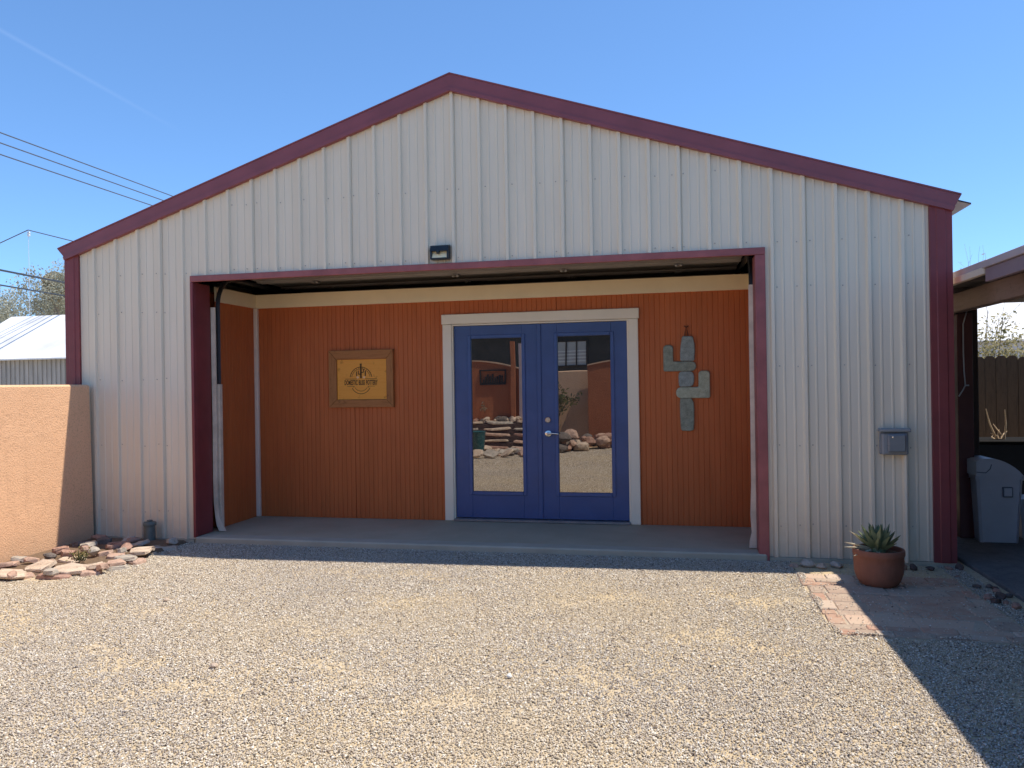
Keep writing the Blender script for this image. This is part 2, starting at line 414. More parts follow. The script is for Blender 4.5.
# ------------------------------------------------------------------ garage
XL,XR=-4.1055,4.117; OL,OR=-2.674,2.698; ZO=2.612
def zbot(x): return 4.162-.3254*abs(x)
def ztop(x): return 4.315-.3285*abs(x)
gar=thing('garage_building',(0,0,0),'cream ribbed metal garage with burgundy trim and an open orange porch bay','building')
PITCH=.25; X0=.005
prof=[]  # (x, out)
k0=-17
for k in range(k0,18):
    c=X0+(PITCH if k>=0 else .2518)*k
    prof+=[(c-.025,0),(c-.012,.025),(c+.012,.025),(c+.021,0)]
    if k%4==0: prof+=[(c+.0225,-.006),(c+.0265,-.006),(c+.028,0)]
    for q in (c+PITCH*.345,c+PITCH*.655):
        prof+=[(q-.011,0),(q-.005,.0058),(q+.005,.0058),(q+.011,0)]
def outat(x):
    for i in range(len(prof)-1):
        if prof[i][0]<=x<=prof[i+1][0]:
            t=(x-prof[i][0])/(prof[i+1][0]-prof[i][0]+1e-9); return prof[i][1]*(1-t)+prof[i+1][1]*t
    return 0
xa,xb=XL+.03,XR-.03
xs=sorted(set([p[0] for p in prof if xa<p[0]<xb]+[xa,xb,OL+.02,OR-.02,0.0]))
w=MB()
for a,b in zip(xs[:-1],xs[1:]):
    mid=(a+b)/2
    zb=ZO-.03 if OL+.02<=mid<=OR-.02 else .035
    ya,yb=-outat(a),-outat(b)
    if a==OL+.02 or b==OL+.02: pass
    w.add([(a,ya,zb),(b,yb,zb),(b,yb,zbot(b)+.05),(a,ya,zbot(a)+.05)],[(0,1,2,3)])
# screws
rows_l=[.30,.955,1.611,2.275,2.65]
def screw(x,z,y):
    vs=[];n=6
    for rr,yy in ((.0058,0),(.005,-.005),(.0,-.0055)):
        for k in range(n): vs.append((x+rr*math.cos(k*math.pi/3),y+yy,z+rr*math.sin(k*math.pi/3)))
    fs=[(i*n+k,i*n+(k+1)%n,(i+1)*n+(k+1)%n,(i+1)*n+k) for i in range(2) for k in range(n)]
    w.add(vs,fs,1)
for k in range(-16,17):
    x=X0+(PITCH if k>=0 else .2518)*k+.045
    if not(XL+.2<x<XR-.2): continue
    for z in rows_l+[3.28]:
        if z>zbot(x)-.08: continue
        if OL-.06<x<OR+.06 and z<2.6: continue
        if z==2.65 and (OL<x<OR): zz=2.66
        else: zz=z
        screw(x+random.uniform(-.008,.008),zz+random.uniform(-.012,.012),-.001)
        if k%4==0: screw(x-.10+random.uniform(-.006,.006),zz+random.uniform(-.01,.01),-.001)
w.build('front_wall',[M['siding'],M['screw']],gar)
# backing sheathing behind siding so the wall has depth (three blocks round the opening)
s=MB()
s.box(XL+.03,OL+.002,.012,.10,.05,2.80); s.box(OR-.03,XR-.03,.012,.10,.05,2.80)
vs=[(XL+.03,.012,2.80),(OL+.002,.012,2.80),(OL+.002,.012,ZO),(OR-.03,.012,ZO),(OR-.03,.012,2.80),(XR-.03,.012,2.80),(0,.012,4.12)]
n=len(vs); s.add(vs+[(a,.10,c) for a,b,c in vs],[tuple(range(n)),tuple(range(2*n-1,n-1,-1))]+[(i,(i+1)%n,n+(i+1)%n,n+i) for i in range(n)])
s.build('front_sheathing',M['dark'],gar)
DEP=8.0
for sx,xw in ((-1,XL+.02),(1,XR-.02)):
    b=MB(); b.box(min(xw,xw-sx*.08),max(xw,xw-sx*.08),.02,DEP,.0,2.922); 
    for k in range(32):
        yy=.15+k*.25; x1=xw; b.box(min(x1,x1+sx*.018),max(x1,x1+sx*.018),yy-.02,yy+.02,.035,2.85)
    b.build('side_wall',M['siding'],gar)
b=MB(); b.add([(XL+.03,DEP,0),(XR-.03,DEP,0),(XR-.03,DEP,2.86),(0,DEP,4.14),(XL+.03,DEP,2.86)],[(0,1,2,3,4)])
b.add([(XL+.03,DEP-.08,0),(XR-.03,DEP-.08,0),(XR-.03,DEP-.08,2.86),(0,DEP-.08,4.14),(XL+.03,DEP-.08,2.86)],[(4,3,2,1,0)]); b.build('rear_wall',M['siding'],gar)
# roof sheets
for sx in (-1,1):
    b=MB(); ys=[];
    y=-.03
    while y<DEP+.05:
        ys+=[(y,0),(y+.19,0),(y+.205,.02),(y+.235,.02)]; y+=.25
    xe=sx*(4.255 if sx>0 else 4.10)
    for (ya,ha),(yb,hb) in zip(ys[:-1],ys[1:]):
        zr=4.262; ze=4.262-.325*abs(xe)
        b.add([(0,ya,zr+ha),(0,yb,zr+hb),(xe,yb,ze+hb),(xe,ya,ze+ha)],[(0,1,2,3)])
        b.add([(0,ya,zr-.05),(0,yb,zr-.05),(xe,yb,ze-.012),(xe,ya,ze-.012)],[(3,2,1,0)])
    y0,yn=ys[0],ys[-1]
    b.add([(xe,ys[0][0],4.262-.325*abs(xe)-.012),(xe,yn[0],4.262-.325*abs(xe)-.012),(xe,yn[0],4.262-.325*abs(xe)),(xe,ys[0][0],4.262-.325*abs(xe))],[(0,1,2,3)])
    b.build('roof',M['roofmetal'],gar)
# gable trim
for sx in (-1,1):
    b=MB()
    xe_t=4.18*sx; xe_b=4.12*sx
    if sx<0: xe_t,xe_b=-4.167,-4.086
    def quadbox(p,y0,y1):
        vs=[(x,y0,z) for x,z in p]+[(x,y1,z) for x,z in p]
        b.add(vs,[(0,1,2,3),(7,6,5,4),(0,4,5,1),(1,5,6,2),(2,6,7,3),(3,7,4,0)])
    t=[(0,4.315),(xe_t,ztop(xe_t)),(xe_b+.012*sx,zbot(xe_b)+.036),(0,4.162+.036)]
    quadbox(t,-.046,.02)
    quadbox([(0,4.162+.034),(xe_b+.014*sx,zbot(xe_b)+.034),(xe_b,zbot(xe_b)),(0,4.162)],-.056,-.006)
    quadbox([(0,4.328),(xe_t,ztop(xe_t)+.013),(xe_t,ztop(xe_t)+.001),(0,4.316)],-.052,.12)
    b.build('gable_trim',M['burgundy_sky_sheen'],gar)
# corner trims
for sx,xo in ((-1,XL),(1,XR)):
    b=MB(); xi=xo-sx*.165
    seg=[(xi,0.0),(xi,-.028),(xi+sx*.045,-.028),(xi+sx*.052,-.034),(xi+sx*.115,-.034),(xi+sx*.122,-.028),(xo,-.028),(xo,.16)]
    zt=[zbot(min(abs(x),4.1))+.02 for x,y in seg]
    for i in range(len(seg)-1):
        (x1,y1),(x2,y2)=seg[i],seg[i+1]
        b.add([(x1,y1,.03),(x2,y2,.03),(x2,y2,zt[i+1]),(x1,y1,zt[i])],[(0,1,2,3)])
    b.build('corner_trim',M['burgundy'],gar)
# opening trim
b=MB()
b.box(OL,OL+.030,-.034,-.004,.055,ZO-.062,0,.003); b.box(OL+.004,OL+.029,-.003,.25,.062,ZO-.062,0,.002)
b.build('door_jamb',M['burgundy'],gar)
b=MB(); b.box(OR-.082,OR,-.034,-.004,.0,ZO-.062,0,.003); b.box(OR-.083,OR-.058,-.003,.17,.062,ZO-.062,0,.002)
b.build('door_jamb',M['header'],gar)
b=MB(); b.box(OL,OR,-.034,-.004,ZO-.060,ZO,0,.003); b.box(OL+.03,OR-.03,-.003,.012,ZO-.058,ZO-.01,0,.002)
b.build('door_header',M['header'],gar)
# slab
b=MB(); b.box(XL+.11,XR-.11,.135,DEP-.1,-.05,.056); b.build('floor_slab',M['concrete'],gar)
b=MB(); b.box(OL+.02,OR-.02,-.045,.131,-.05,.06,0,.012); b.build('door_sill',M['sill'],gar)
b=MB(); b.box(XL-.01,OL-.002,-.022,.10,-.1,.032); b.build('footing',M['sill'],gar)
b=MB(); b.box(OR+.002,XR+.01,-.026,.10,-.1,.032); b.build('footing',M['sill'],gar)
# recess: partition wall (beadboard), side walls
YB=1.18; SL=-2.69; SR=2.705
def beadboard(name,p0,p1,z0,z1,nrm,step=.052):
    # wall face from p0 to p1 (xy), facing nrm, V-grooves every step
    b=MB(); p0=Vector(p0);p1=Vector(p1);L=(p1-p0).length; d=(p1-p0)/L; nn=Vector(nrm)
    pts=[];t=0
    while t<L-.001:
        pts.append((t,0)); e=min(t+step,L)
        if e-t>.02: gd=.010 if int(round(e/step))%23==0 else .0045; pts+=[(e-.009,0),(e-.0055,-gd),(e-.0035,-gd*.7)]
        t=e
    pts.append((L,0))
    for (a,ha),(c,hc) in zip(pts[:-1],pts[1:]):
        q0=p0+d*a+nn*ha; q1=p0+d*c+nn*hc
        b.add([(q0.x,q0.y,z0),(q1.x,q1.y,z0),(q1.x,q1.y,z1),(q0.x,q0.y,z1)],[(0,1,2,3)])
    k0=p0-nn*.1;k1=p1-nn*.1
    b.add([(k0.x,k0.y,z0),(k1.x,k1.y,z0),(k1.x,k1.y,z1),(k0.x,k0.y,z1),(p0.x,p0.y,z1),(p1.x,p1.y,z1)],[(3,2,1,0),(3,4,5,2)])
    return b
DX0,DX1,DZ=-.376,1.493,2.150
b=beadboard('p',(SL,YB),(DX0-.06,YB),.058,2.50,(0,-1)); b2=beadboard('p',(DX1+.06,YB),(SR,YB),.058,2.50,(0,-1)); b3=beadboard('p',(DX0-.06,YB),(DX1+.06,YB),DZ+.06,2.50,(0,-1))
b.add(b2.v,b2.f); b.add(b3.v,b3.f); b.build('recess_wall',M['orange'],gar)
beadboard('p',(SL,.40),(SL,YB),.058,2.50,(1,0)).build('recess_side_wall',M['orange'],gar)
beadboard('p',(SR,YB),(SR,.36),.058,2.50,(-1,0)).build('recess_side_wall',M['orange'],gar)
b=MB(); b.box(SL+.02,SR-.02,YB-.022,YB+.10,2.4035,2.556,0,.003); b.build('frieze_board',M['frieze'],gar)
b=MB(); b.box(SL-.004,SL+.021,.40,YB+.1,2.405,2.556,0,.003); b.build('frieze_board',M['frieze'],gar)
b=MB(); b.box(SR-.021,SR+.004,.40,YB+.1,2.405,2.556,0,.003); b.build('frieze_board',M['frieze'],gar)
b=MB(); b.box(SL,SL+.045,YB-.045,YB-.001,.058,2.402,0,.006); b.build('corner_bead',M['bead'],gar)
b=MB(); b.box(SR-.02,SR,YB-.04,YB-.001,.058,2.402,0,.006); b.build('corner_bead',M['orange'],gar)
# cream door casing
b=MB()
b.box(DX0-.098,DX0+.002,YB-.03,YB+.02,.06,DZ+.001,0,.005); b.box(DX1-.002,DX1+.098,YB-.03,YB+.02,.06,DZ+.001,0,.005)
b.box(DX0-.108,DX1+.108,YB-.033,YB+.02,DZ+.003,DZ+.108,0,.005)
# jamb returns
b.box(DX0+.002,DX0+.016,YB-.012,YB+.10,.075,DZ-.001); b.box(DX1-.016,DX1-.002,YB-.012,YB+.10,.075,DZ-.001); b.box(DX0+.016,DX1-.016,YB-.012,YB+.10,DZ-.014,DZ-.001)
b.build('door_casing',M['cream'],gar)
b=MB(); b.box(DX0+.003,DX1-.003,YB-.05,YB+.1,.058,.086,0,.006); b.build('threshold',M['galv'],gar)
# french doors
PX=[(-.177,.383),(.753,1.311)]; PZ0,PZ1=.365,2.0
XM=.567
for i in (0,1):
    x0,x1=((DX0+.018,XM-.003) if i==0 else (XM+.003,DX1-.018)); z0,z1=.092,DZ-.017
    px0,px1=PX[i]; yf=YB+.014; yk=yf+.044
    b=MB()
    b.box(x0,px0,yf,yk,z0,z1,0,.002); b.box(px1,x1,yf,yk,z0,z1,0,.002)
    b.box(px0+.0005,px1-.0005,yf,yk,z0,PZ0,0,.002); b.box(px0+.0005,px1-.0005,yf,yk,PZ1,z1,0,.002)
    d=b.build('door',M['blue'],gar)
    # raised lite frame
    b=MB(); fw=.032; yy=yf-.012
    b.box(px0-fw,px0+.006,yy,yf+.01,PZ0-fw,PZ1+fw,0,.005); b.box(px1-.006,px1+fw,yy,yf+.01,PZ0-fw,PZ1+fw,0,.005)
    b.box(px0+.0065,px1-.0065,yy+.0005,yf+.01,PZ0-fw,PZ0+.006,0,.005); b.box(px0+.0065,px1-.0065,yy+.0005,yf+.01,PZ1-.006,PZ1+fw,0,.005)
    b.build('lite_frame',M['blue_edge'],d)
    b=MB(); b.box(px0+.002,px1-.002,yf+.012,yf+.03,PZ0+.002,PZ1-.002); b.build('pane',M['glass'],d)
    if i==0:
        b=MB(); b.box(XM-.03,XM+.018,yf-.013,yf-.001,z0,z1,0,.004); b.build('astragal',M['blue'],d)
    else:
        b=MB(); c=(.648,yf,1.128)
        def disc(c,r,d0,d1,n=20):
            vs=[];
            for yy_,rr in ((c[1]-d0,r),(c[1]-d1*.8,r),(c[1]-d1,r*.82)):
                for k in range(n): vs.append((c[0]+rr*math.cos(2*math.pi*k/n),yy_,c[2]+rr*math.sin(2*math.pi*k/n)))
            fs=[(q*n+k,q*n+(k+1)%n,(q+1)*n+(k+1)%n,(q+1)*n+k) for q in range(2) for k in range(n)]+[tuple(range(2*n,3*n))]
            b.add(vs,fs)
        disc(c,.030,0,.022); disc((c[0],c[1]-.02,c[2]),.012,0,.012); b.build('deadbolt',M['chrome'],d)
        b=MB(); c=(.650,yf,.984); disc(c,.034,0,.018); disc((c[0],c[1]-.016,c[2]),.014,0,.035)
        b.tube([(c[0],c[1]-.048,c[2]),(c[0]+.04,c[1]-.052,c[2]+.004),(c[0]+.085,c[1]-.05,c[2]+.002),(c[0]+.11,c[1]-.046,c[2]-.002)],[.0115,.0105,.009,.0075],10)
        b.build('handle',M['chrome'],d,40)
# overhead sectional door, stored horizontally
b=MB()
y=.56
for k in range(4):
    b.box(OL+.09,OR-.1,y,y+.525,2.69,2.735,0,.004)
    for zz in (0,1): b.box(OL+.095,OR-.105,y+.03+zz*.44,y+.055+zz*.44,2.672,2.689)
    y+=.53
od=b.build('overhead_door',M['odoor'],gar)
for hx in (-1.9,-.3,.85,2.0):
    for hy in (1.085,1.615):
        b=MB(); b.box(hx-.04,hx+.04,hy-.05,hy+.05,2.660,2.671,0,.002); b.tube([(hx-.035,hy,2.658),(hx+.035,hy,2.658)],.012,8); b.box(hx-.012,hx+.012,hy-.09,hy+.09,2.65,2.659); b.build('hinge',M['galv'],od)
# purlins / dark ceiling joists above
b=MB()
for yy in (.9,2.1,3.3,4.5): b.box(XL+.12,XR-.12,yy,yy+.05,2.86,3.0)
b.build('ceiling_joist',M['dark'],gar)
# tracks and weatherstrips
for sx,xo in ((-1,-2.625),(1,2.640)):
    b=MB()
    pts=[(xo,.315,.07),(xo,.315,2.2)]
    b.box(min(xo,xo-sx*.045),max(xo,xo-sx*.045),.30,.345,.07,1.55)
    b.build('track_bracket',M['strip'],gar)
    b=MB(); 
    pts=[Vector((xo-sx*.02,.325,1.552)),Vector((xo-sx*.02,.325,2.35))]
    for k in range(1,8):
        a=k/7*math.pi/2; pts.append(Vector((xo-sx*.02,.325+.30*(1-math.cos(a)),2.35+.30*math.sin(a))))
    pts.append(Vector((xo-sx*.02,2.8,2.65)))
    b.tube(pts,.024,6); b.build('door_track',M['trackdark'],gar)
    # loose pale weatherstrip with flared foot
    b=MB(); xw=-2.624 if sx<0 else 2.604; yw=.085 if sx<0 else 0
    zs=[2.33,1.8,1.2,.6,.35,.2,.12,.064]; off=[0,0,.004,.0,.004,.02,.045,.072]
    if sx>0: off=[0,.003,.0,.004,.018,.006,.014,.02]
    vs=[];fs=[]
    for z_,o_ in zip(zs,off):
        xx=xw-sx*o_*(1 if sx<0 else .7); hw=.023+.012*(z_<.2)
        vs+=[(xx-hw,.178+yw,z_),(xx+hw,.178+yw,z_),(xx+hw,.196+yw,z_),(xx-hw,.196+yw,z_)]
    for i in range(len(zs)-1):
        for k in range(4): fs.append((i*4+k,i*4+(k+1)%4,i*4+4+(k+1)%4,i*4+4+k))
    fs+=[(0,1,2,3),tuple(range(len(vs)-4,len(vs)))]
    b.add(vs,fs); b.build('weatherstrip',M['strip'],gar)

# ------------------------------------------------------------------ wall lamp
t=thing('wall_lamp',(-.11,-.03,2.642),'small black wall lamp with warm reflector above the garage opening','light fixture')
b=MB(); b.box(-.196,-.024,-.030,-.006,2.642,2.778,0,.006)
# housing: wedge hood
o=[(-.006-.02,2.778),(-.075,2.765),(-.095,2.715),(-.03,2.715)]
vs=[(-.196,y,z) for y,z in o]+[(-.024,y,z) for y,z in o]
b.add(vs,[(0,1,2,3),(7,6,5,4),(0,4,5,1),(1,5,6,2),(2,6,7,3),(3,7,4,0)])
b.box(-.196,-.180,-.088,-.03,2.642,2.716,0,.003); b.box(-.040,-.024,-.088,-.03,2.642,2.716,0,.003); b.box(-.1795,-.0405,-.088,-.03,2.642,2.654,0,.003)
b.build('housing',M['lampblack'],t)
b=MB(); b.add([(-.179,-.082,2.656),(-.041,-.082,2.656),(-.041,-.060,2.714),(-.179,-.060,2.714)],[(0,1,2,3)])
b.add([(-.179,-.032,2.656),(-.041,-.032,2.656),(-.041,-.032,2.714),(-.179,-.032,2.714)],[(3,2,1,0)])
b.build('reflector',M['lampreflector'],t)
b=MB(); b.lathe([(.017,0),(.019,.012),(.012,.03),(.002,.033)],(0,0,0),16); 
b.v=[(-.120+x,-.072-z,2.706+y) for x,y,z in b.v]; b.build('motion_sensor',M['lampblack'],t,40)

# ------------------------------------------------------------------ framed sign
t=thing('wall_sign',(-1.41,YB-.01,1.28),'framed orange wooden pottery sign with dark round emblem on the orange wall','sign')
sx0,sx1,sz0,sz1=-1.784,-1.033,1.277,1.904; bx0,bx1,bz0,bz1=-1.69,-1.112,1.364,1.802
y0=YB-.045;y1=YB-.002
def mitre(pts,mat):
    b=MB(); b.prism_y(pts,y0,y1,.006); b.build('frame_rail',mat,t)
mitre([(sx0,sz0),(sx1,sz0),(bx1,bz0),(bx0,bz0)],M['framewood'])
mitre([(bx0,bz1),(bx1,bz1),(sx1,sz1),(sx0,sz1)],M['framewood'])
mitre([(sx0,sz0),(bx0,bz0),(bx0,bz1),(sx0,sz1)],M['framewoodv'])
mitre([(bx1,bz0),(sx1,sz0),(sx1,sz1),(bx1,bz1)],M['framewoodv'])
b=MB(); b.box(bx0-.004,bx1+.004,YB-.026,YB-.003,bz0-.004,bz1+.004); board=b.build('board',M['signboard'],t)
def text_mesh(body,cx,cz,width,height,y,mat,parent,name='lettering'):
    cu=bpy.data.curves.new('t','FONT'); cu.body=body; cu.align_x='CENTER'; cu.extrude=.002; cu.offset=.028; cu.space_character=1.1; cu.space_word=1.25
    ob=bpy.data.objects.new('t',cu); COL.objects.link(ob)
    dg=bpy.context.evaluated_depsgraph_get(); dg.update()
    me=bpy.data.meshes.new_from_object(ob.evaluated_get(dg)); bpy.data.objects.remove(ob)
    vs=np.array([v.co[:] for v in me.vertices]); mn=vs.min(0);mx=vs.max(0)
    for v in me.vertices:
        x=(v.co.x-(mn[0]+mx[0])/2)/(mx[0]-mn[0])*width+cx; z=(v.co.y-(mn[1]+mx[1])/2)/(mx[1]-mn[1])*height+cz
        v.co=(x,y-(.0015 if v.co.z>0 else 0),z)
    me.name=name; me.materials.clear(); me.materials.append(mat)
    o=bpy.data.objects.new(name,me); COL.objects.link(o); o.parent=parent; return o
# board centre px: x=-1.40 z=1.575
yl=YB-.0265
text_mesh('DOMESTIC BLISS POTTERY',-1.411,1.549,.385,.056,yl,M['ink'],board)
b=MB()
def strip(pts,wd):
    for (xa,za),(xb,zb_) in zip(pts[:-1],pts[1:]):
        d=Vector((xb-xa,zb_-za)); L=d.length
        if L<1e-6: continue
        d/=L; nx,nz=-d.y*wd/2,d.x*wd/2
        b.add([(xa+nx,yl-.0012,za+nz),(xb+nx,yl-.0012,zb_+nz),(xb-nx,yl-.0012,zb_-nz),(xa-nx,yl-.0012,za-nz)],[(0,1,2,3)])
ex,ez=-1.411,1.590
arc=lambda r,a0,a1,cz,n=24:[(ex+r*math.cos(R(a0+(a1-a0)*i/n)),cz+r*math.sin(R(a0+(a1-a0)*i/n))) for i in range(n+1)]
strip(arc(.128,8,172,ez),.007); strip(arc(.108,10,170,ez),.004)
for a in range(20,165,12): strip([(ex+.111*math.cos(R(a)),ez+.111*math.sin(R(a))),(ex+.125*math.cos(R(a)),ez+.125*math.sin(R(a)))],.004)
strip([(ex-.185,ez-.002),(ex-.05,ez-.002)],.005); strip([(ex+.05,ez-.002),(ex+.185,ez-.002)],.005)
b.build('emblem',M['ink'],board); b=MB()
strip([(ex-.16,1.508),(ex-.075,1.508)],.004); strip([(ex+.075,1.508),(ex+.16,1.508)],.004)
strip(arc(.115,205,335,1.540),.006); strip(arc(.085,212,328,1.540),.004)
strip([(ex-.085,1.508),(ex-.085,1.49)],.004); strip([(ex+.085,1.508),(ex+.085,1.49)],.004)
b.build('emblem_arc',M['ink'],board); b=MB()
# saguaro-and-kiln drawing inside the half round
strip([(ex,ez+.005),(ex,ez+.155)],.020)
strip([(ex-.03,ez+.09),(ex-.03,ez+.05),(ex,ez+.05)],.010); strip([(ex+.03,ez+.11),(ex+.03,ez+.07),(ex,ez+.07)],.010)
strip([(ex-.05,ez+.03),(ex-.05,ez+.08)],.012); strip([(ex+.052,ez+.03),(ex+.052,ez+.085)],.014)
strip([(ex-.012,ez+.16),(ex+.012,ez+.16)],.012)
b.build('emblem',M['ink'],board)
for qx in (-.038,.036):
    b=MB()
    vs=[(ex+qx+.014*math.cos(k*math.pi/5),yl-.0016,ez+.016+.012*math.sin(k*math.pi/5)) for k in range(10)]
    b.add(vs,[tuple(range(10))])
    b.build('emblem_highlight',M['inklight'],board)

# ------------------------------------------------------------------ stone saguaro wall art
t=thing('wall_art',(2.07,YB-.01,1.01),'saguaro cactus wall art made of five grey green stones','wall art')
def rrect(x0,x1,z0,z1,r,jit=0,n=4):
    pts=[]
    for cx,cz,a in ((x1-r,z1-r,0),(x0+r,z1-r,90),(x0+r,z0+r,180),(x1-r,z0+r,270)):
        for k in range(n+1):
            an=R(a+90*k/n); pts.append((cx+r*math.cos(an)+random.uniform(-jit,jit),cz+r*math.sin(an)+random.uniform(-jit,jit)))
    return pts
def ell(x0,x1,z0,z1,ax0,ax1,az1,r):
    # horizontal bar x0..x1,z0..z1 with upright ax0..ax1 rising to az1 (upright at one end)
    pts=[]
    def corner(cx,cz,a,rr,n=4,rev=False):
        for k in range(n+1):
            an=R(a+90*k/n); pts.append((cx+rr*math.cos(an),cz+rr*math.sin(an)))
    def inner(cx,cz,a0,rr,n=3):
        for k in range(n+1):
            an=R(a0-90*k/n); pts.append((cx+rr*math.cos(an),cz+rr*math.sin(an)))
    rs=.02
    if ax0<=x0+.01:   # upright on left
        corner(x0+rs,z0+rs,180,rs); corner(x1-r,z0+r,270,r); corner(x1-r,z1-r,0,r); inner(ax1+rs*.6,z1+rs*.6,270,rs*.6)
        corner(ax1-r*.7,az1-r*.7,0,r*.7); corner(ax0+r*.7,az1-r*.7,90,r*.7)
    else:
        corner(x0+r,z0+r,180,r); corner(x1-rs,z0+rs,270,rs); corner(ax1-r*.7,az1-r*.7,0,r*.7); corner(ax0+r*.7,az1-r*.7,90,r*.7)
        inner(ax0-rs*.6,z1+rs*.6,0,rs*.6); corner(x0+r,z1-r,90,r)
    return pts
ya,yb_=YB-.034,YB-.004
def piece(pts,mat): b=MB(); b.prism_y(pts,ya,yb_,.008); return b.build('stone_piece',mat,t)
piece([(2.003,1.722),(2.012,1.711),(2.130,1.708),(2.142,1.722),(2.149,1.80),(2.146,1.88),(2.132,1.945),(2.118,1.957),(2.040,1.961),(2.024,1.95),(2.010,1.87),(2.003,1.80)],M['slateblue'])
piece(ell(1.837,2.158,1.608,1.706,1.837,1.936,1.872,.046),M['slate'])
piece([(2.0,1.452),(2.10,1.452),(2.125,1.468),(2.137,1.50),(2.137,1.56),(2.125,1.598),(2.10,1.606),(2.01,1.606),(1.99,1.59),(1.984,1.555),(1.984,1.50),(1.988,1.465)],M['slateblue'])
piece(ell(1.958,2.290,1.337,1.449,2.178,2.290,1.610,.05),M['slatelight'])
piece([(2.0,1.03),(2.015,1.012),(2.09,1.008),(2.125,1.02),(2.132,1.10),(2.134,1.22),(2.130,1.29),(2.115,1.325),(2.105,1.336),(1.998,1.336),(1.993,1.28),(1.994,1.15)],M['slate'])
b=MB(); b.tube([(2.05,YB-.02,1.958),(2.055,YB-.016,2.0),(2.068,YB-.014,2.055),(2.078,YB-.016,2.0),(2.085,YB-.02,1.958)],.004,6)
b.tube([(2.068,YB-.03,2.045),(2.068,YB-.001,2.048)],.008,6); b.tube([(2.045,YB-.014,2.06),(2.068,YB-.014,2.048),(2.09,YB-.014,2.062)],.006,6); b.build('hanger',M['copper'],t)
for zc in (1.7075,1.607,1.4505,1.3365):
    for xx in (2.035,2.10):
        b=MB(); b.tube([(xx,YB-.02,zc-.02),(xx,YB-.02,zc+.02)],.004,6); b.build('wire_link',M['copper'],t)

# ------------------------------------------------------------------ electrical box on the right wall
t=thing('outlet_box',(3.655,-.02,.90),'grey weatherproof outlet box with hinged cover on the ribbed wall','electrical box')
b=MB(); b.box(3.555,3.765,-.05,-.0215,.895,1.095,0,.004); b.box(3.562,3.758,-.092,-.051,.892,1.07,0,.012); b.build('base',M['greybox'],t)
b=MB(); b.box(3.545,3.775,-.105,-.022,1.076,1.105,0,.006); b.build('hood',M['greybox'],t)
b=MB(); b.box(3.60,3.735,-.118,-.093,.915,1.06,0,.010); cv=b.build('cover',M['greyboxd'],t)
b=MB(); b.box(3.628,3.640,-.126,-.119,1.03,1.046,0,.003); b.build('latch',M['chrome'],cv)
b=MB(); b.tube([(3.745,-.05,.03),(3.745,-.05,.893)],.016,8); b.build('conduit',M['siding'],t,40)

# ------------------------------------------------------------------ potted agave
PX_,PY_=3.372,-.72
t=thing('potted_agave',(PX_,PY_,0),'green spiky agave in a round terracotta pot by the right wall','potted plant')
b=MB(); b.lathe([(.02,.012),(.105,.012),(.130,.028),(.150,.065),(.164,.11),(.168,.17),(.167,.225),(.170,.228),(.174,.238),(.174,.268),(.170,.276),(.157,.276),(.153,.262),(.150,.225)],(PX_,PY_,0),48,0,.006)
b.build('pot',M['terracotta'],t,50)
b=MB(); b.lathe([(.151,.20),(.151,.243),(.10,.250),(.0,.254)],(PX_,PY_,0),32); b.build('soil',M['soil'],t)
plant=thing('tmp',(0,0,0),'','') ; bpy.data.objects.remove(plant)
b=MB(); b.lathe([(.05,.0),(.055,.04),(.03,.09),(.004,.11)],(PX_,PY_,.24),12); agave=b.build('agave',M['agave'],t,50)
def leaf(az,elev,L,wd,mat,curl=.25,droop=0):
    n=9; vs=[];fs=[]
    d=Vector((math.cos(az),math.sin(az),0)); sd=Vector((-math.sin(az),math.cos(az),0))
    p=Vector((PX_,PY_,.268))+d*.028; e=elev
    for i in range(n):
        s=i/(n-1)
        wdt=wd*(.62+1.5*s-2.12*s**2.2) if s<.98 else .0008
        wdt=max(wdt,.0012)
        up=d*(-math.sin(e))+Vector((0,0,math.cos(e)))
        th=.011*(1-s)+.001
        dip=wdt*.35
        vs+=[p+sd*wdt*.5+up*dip, p+up*(.0), p-sd*wdt*.5+up*dip, p-up*th]
        st=L/(n-1); p=p+(d*math.cos(e)+Vector((0,0,math.sin(e))))*st; e+=curl/n-droop*s/n
    for i in range(n-1):
        a=i*4
        for k in range(4): fs.append((a+k,a+(k+1)%4,a+4+(k+1)%4,a+4+k))
    fs+=[(3,2,1,0),(len(vs)-4,len(vs)-3,len(vs)-2,len(vs)-1)]
    q=MB(); q.add(vs,fs); o=q.build('leaf',mat,agave,60)
idx=0
for tier,(cnt,el,L,wd) in enumerate([(7,24,.145,.044),(9,40,.17,.052),(9,54,.18,.056),(7,67,.185,.052),(4,80,.17,.044)]):
    for k in range(cnt):
        az=2*math.pi*(k+.38*tier)/cnt+random.uniform(-.12,.12)
        leaf(az,R(el+random.uniform(-7,7)),L*random.uniform(.88,1.08),wd*random.uniform(.85,1.1),M['agave'],.3)
for az,el,L in ((168,36,.21),(182,12,.21),(190,4,.22),(205,-12,.18),(256,-30,.11)):
    leaf(R(az),R(el),L,.026,M['agavedry'],.1,.2)

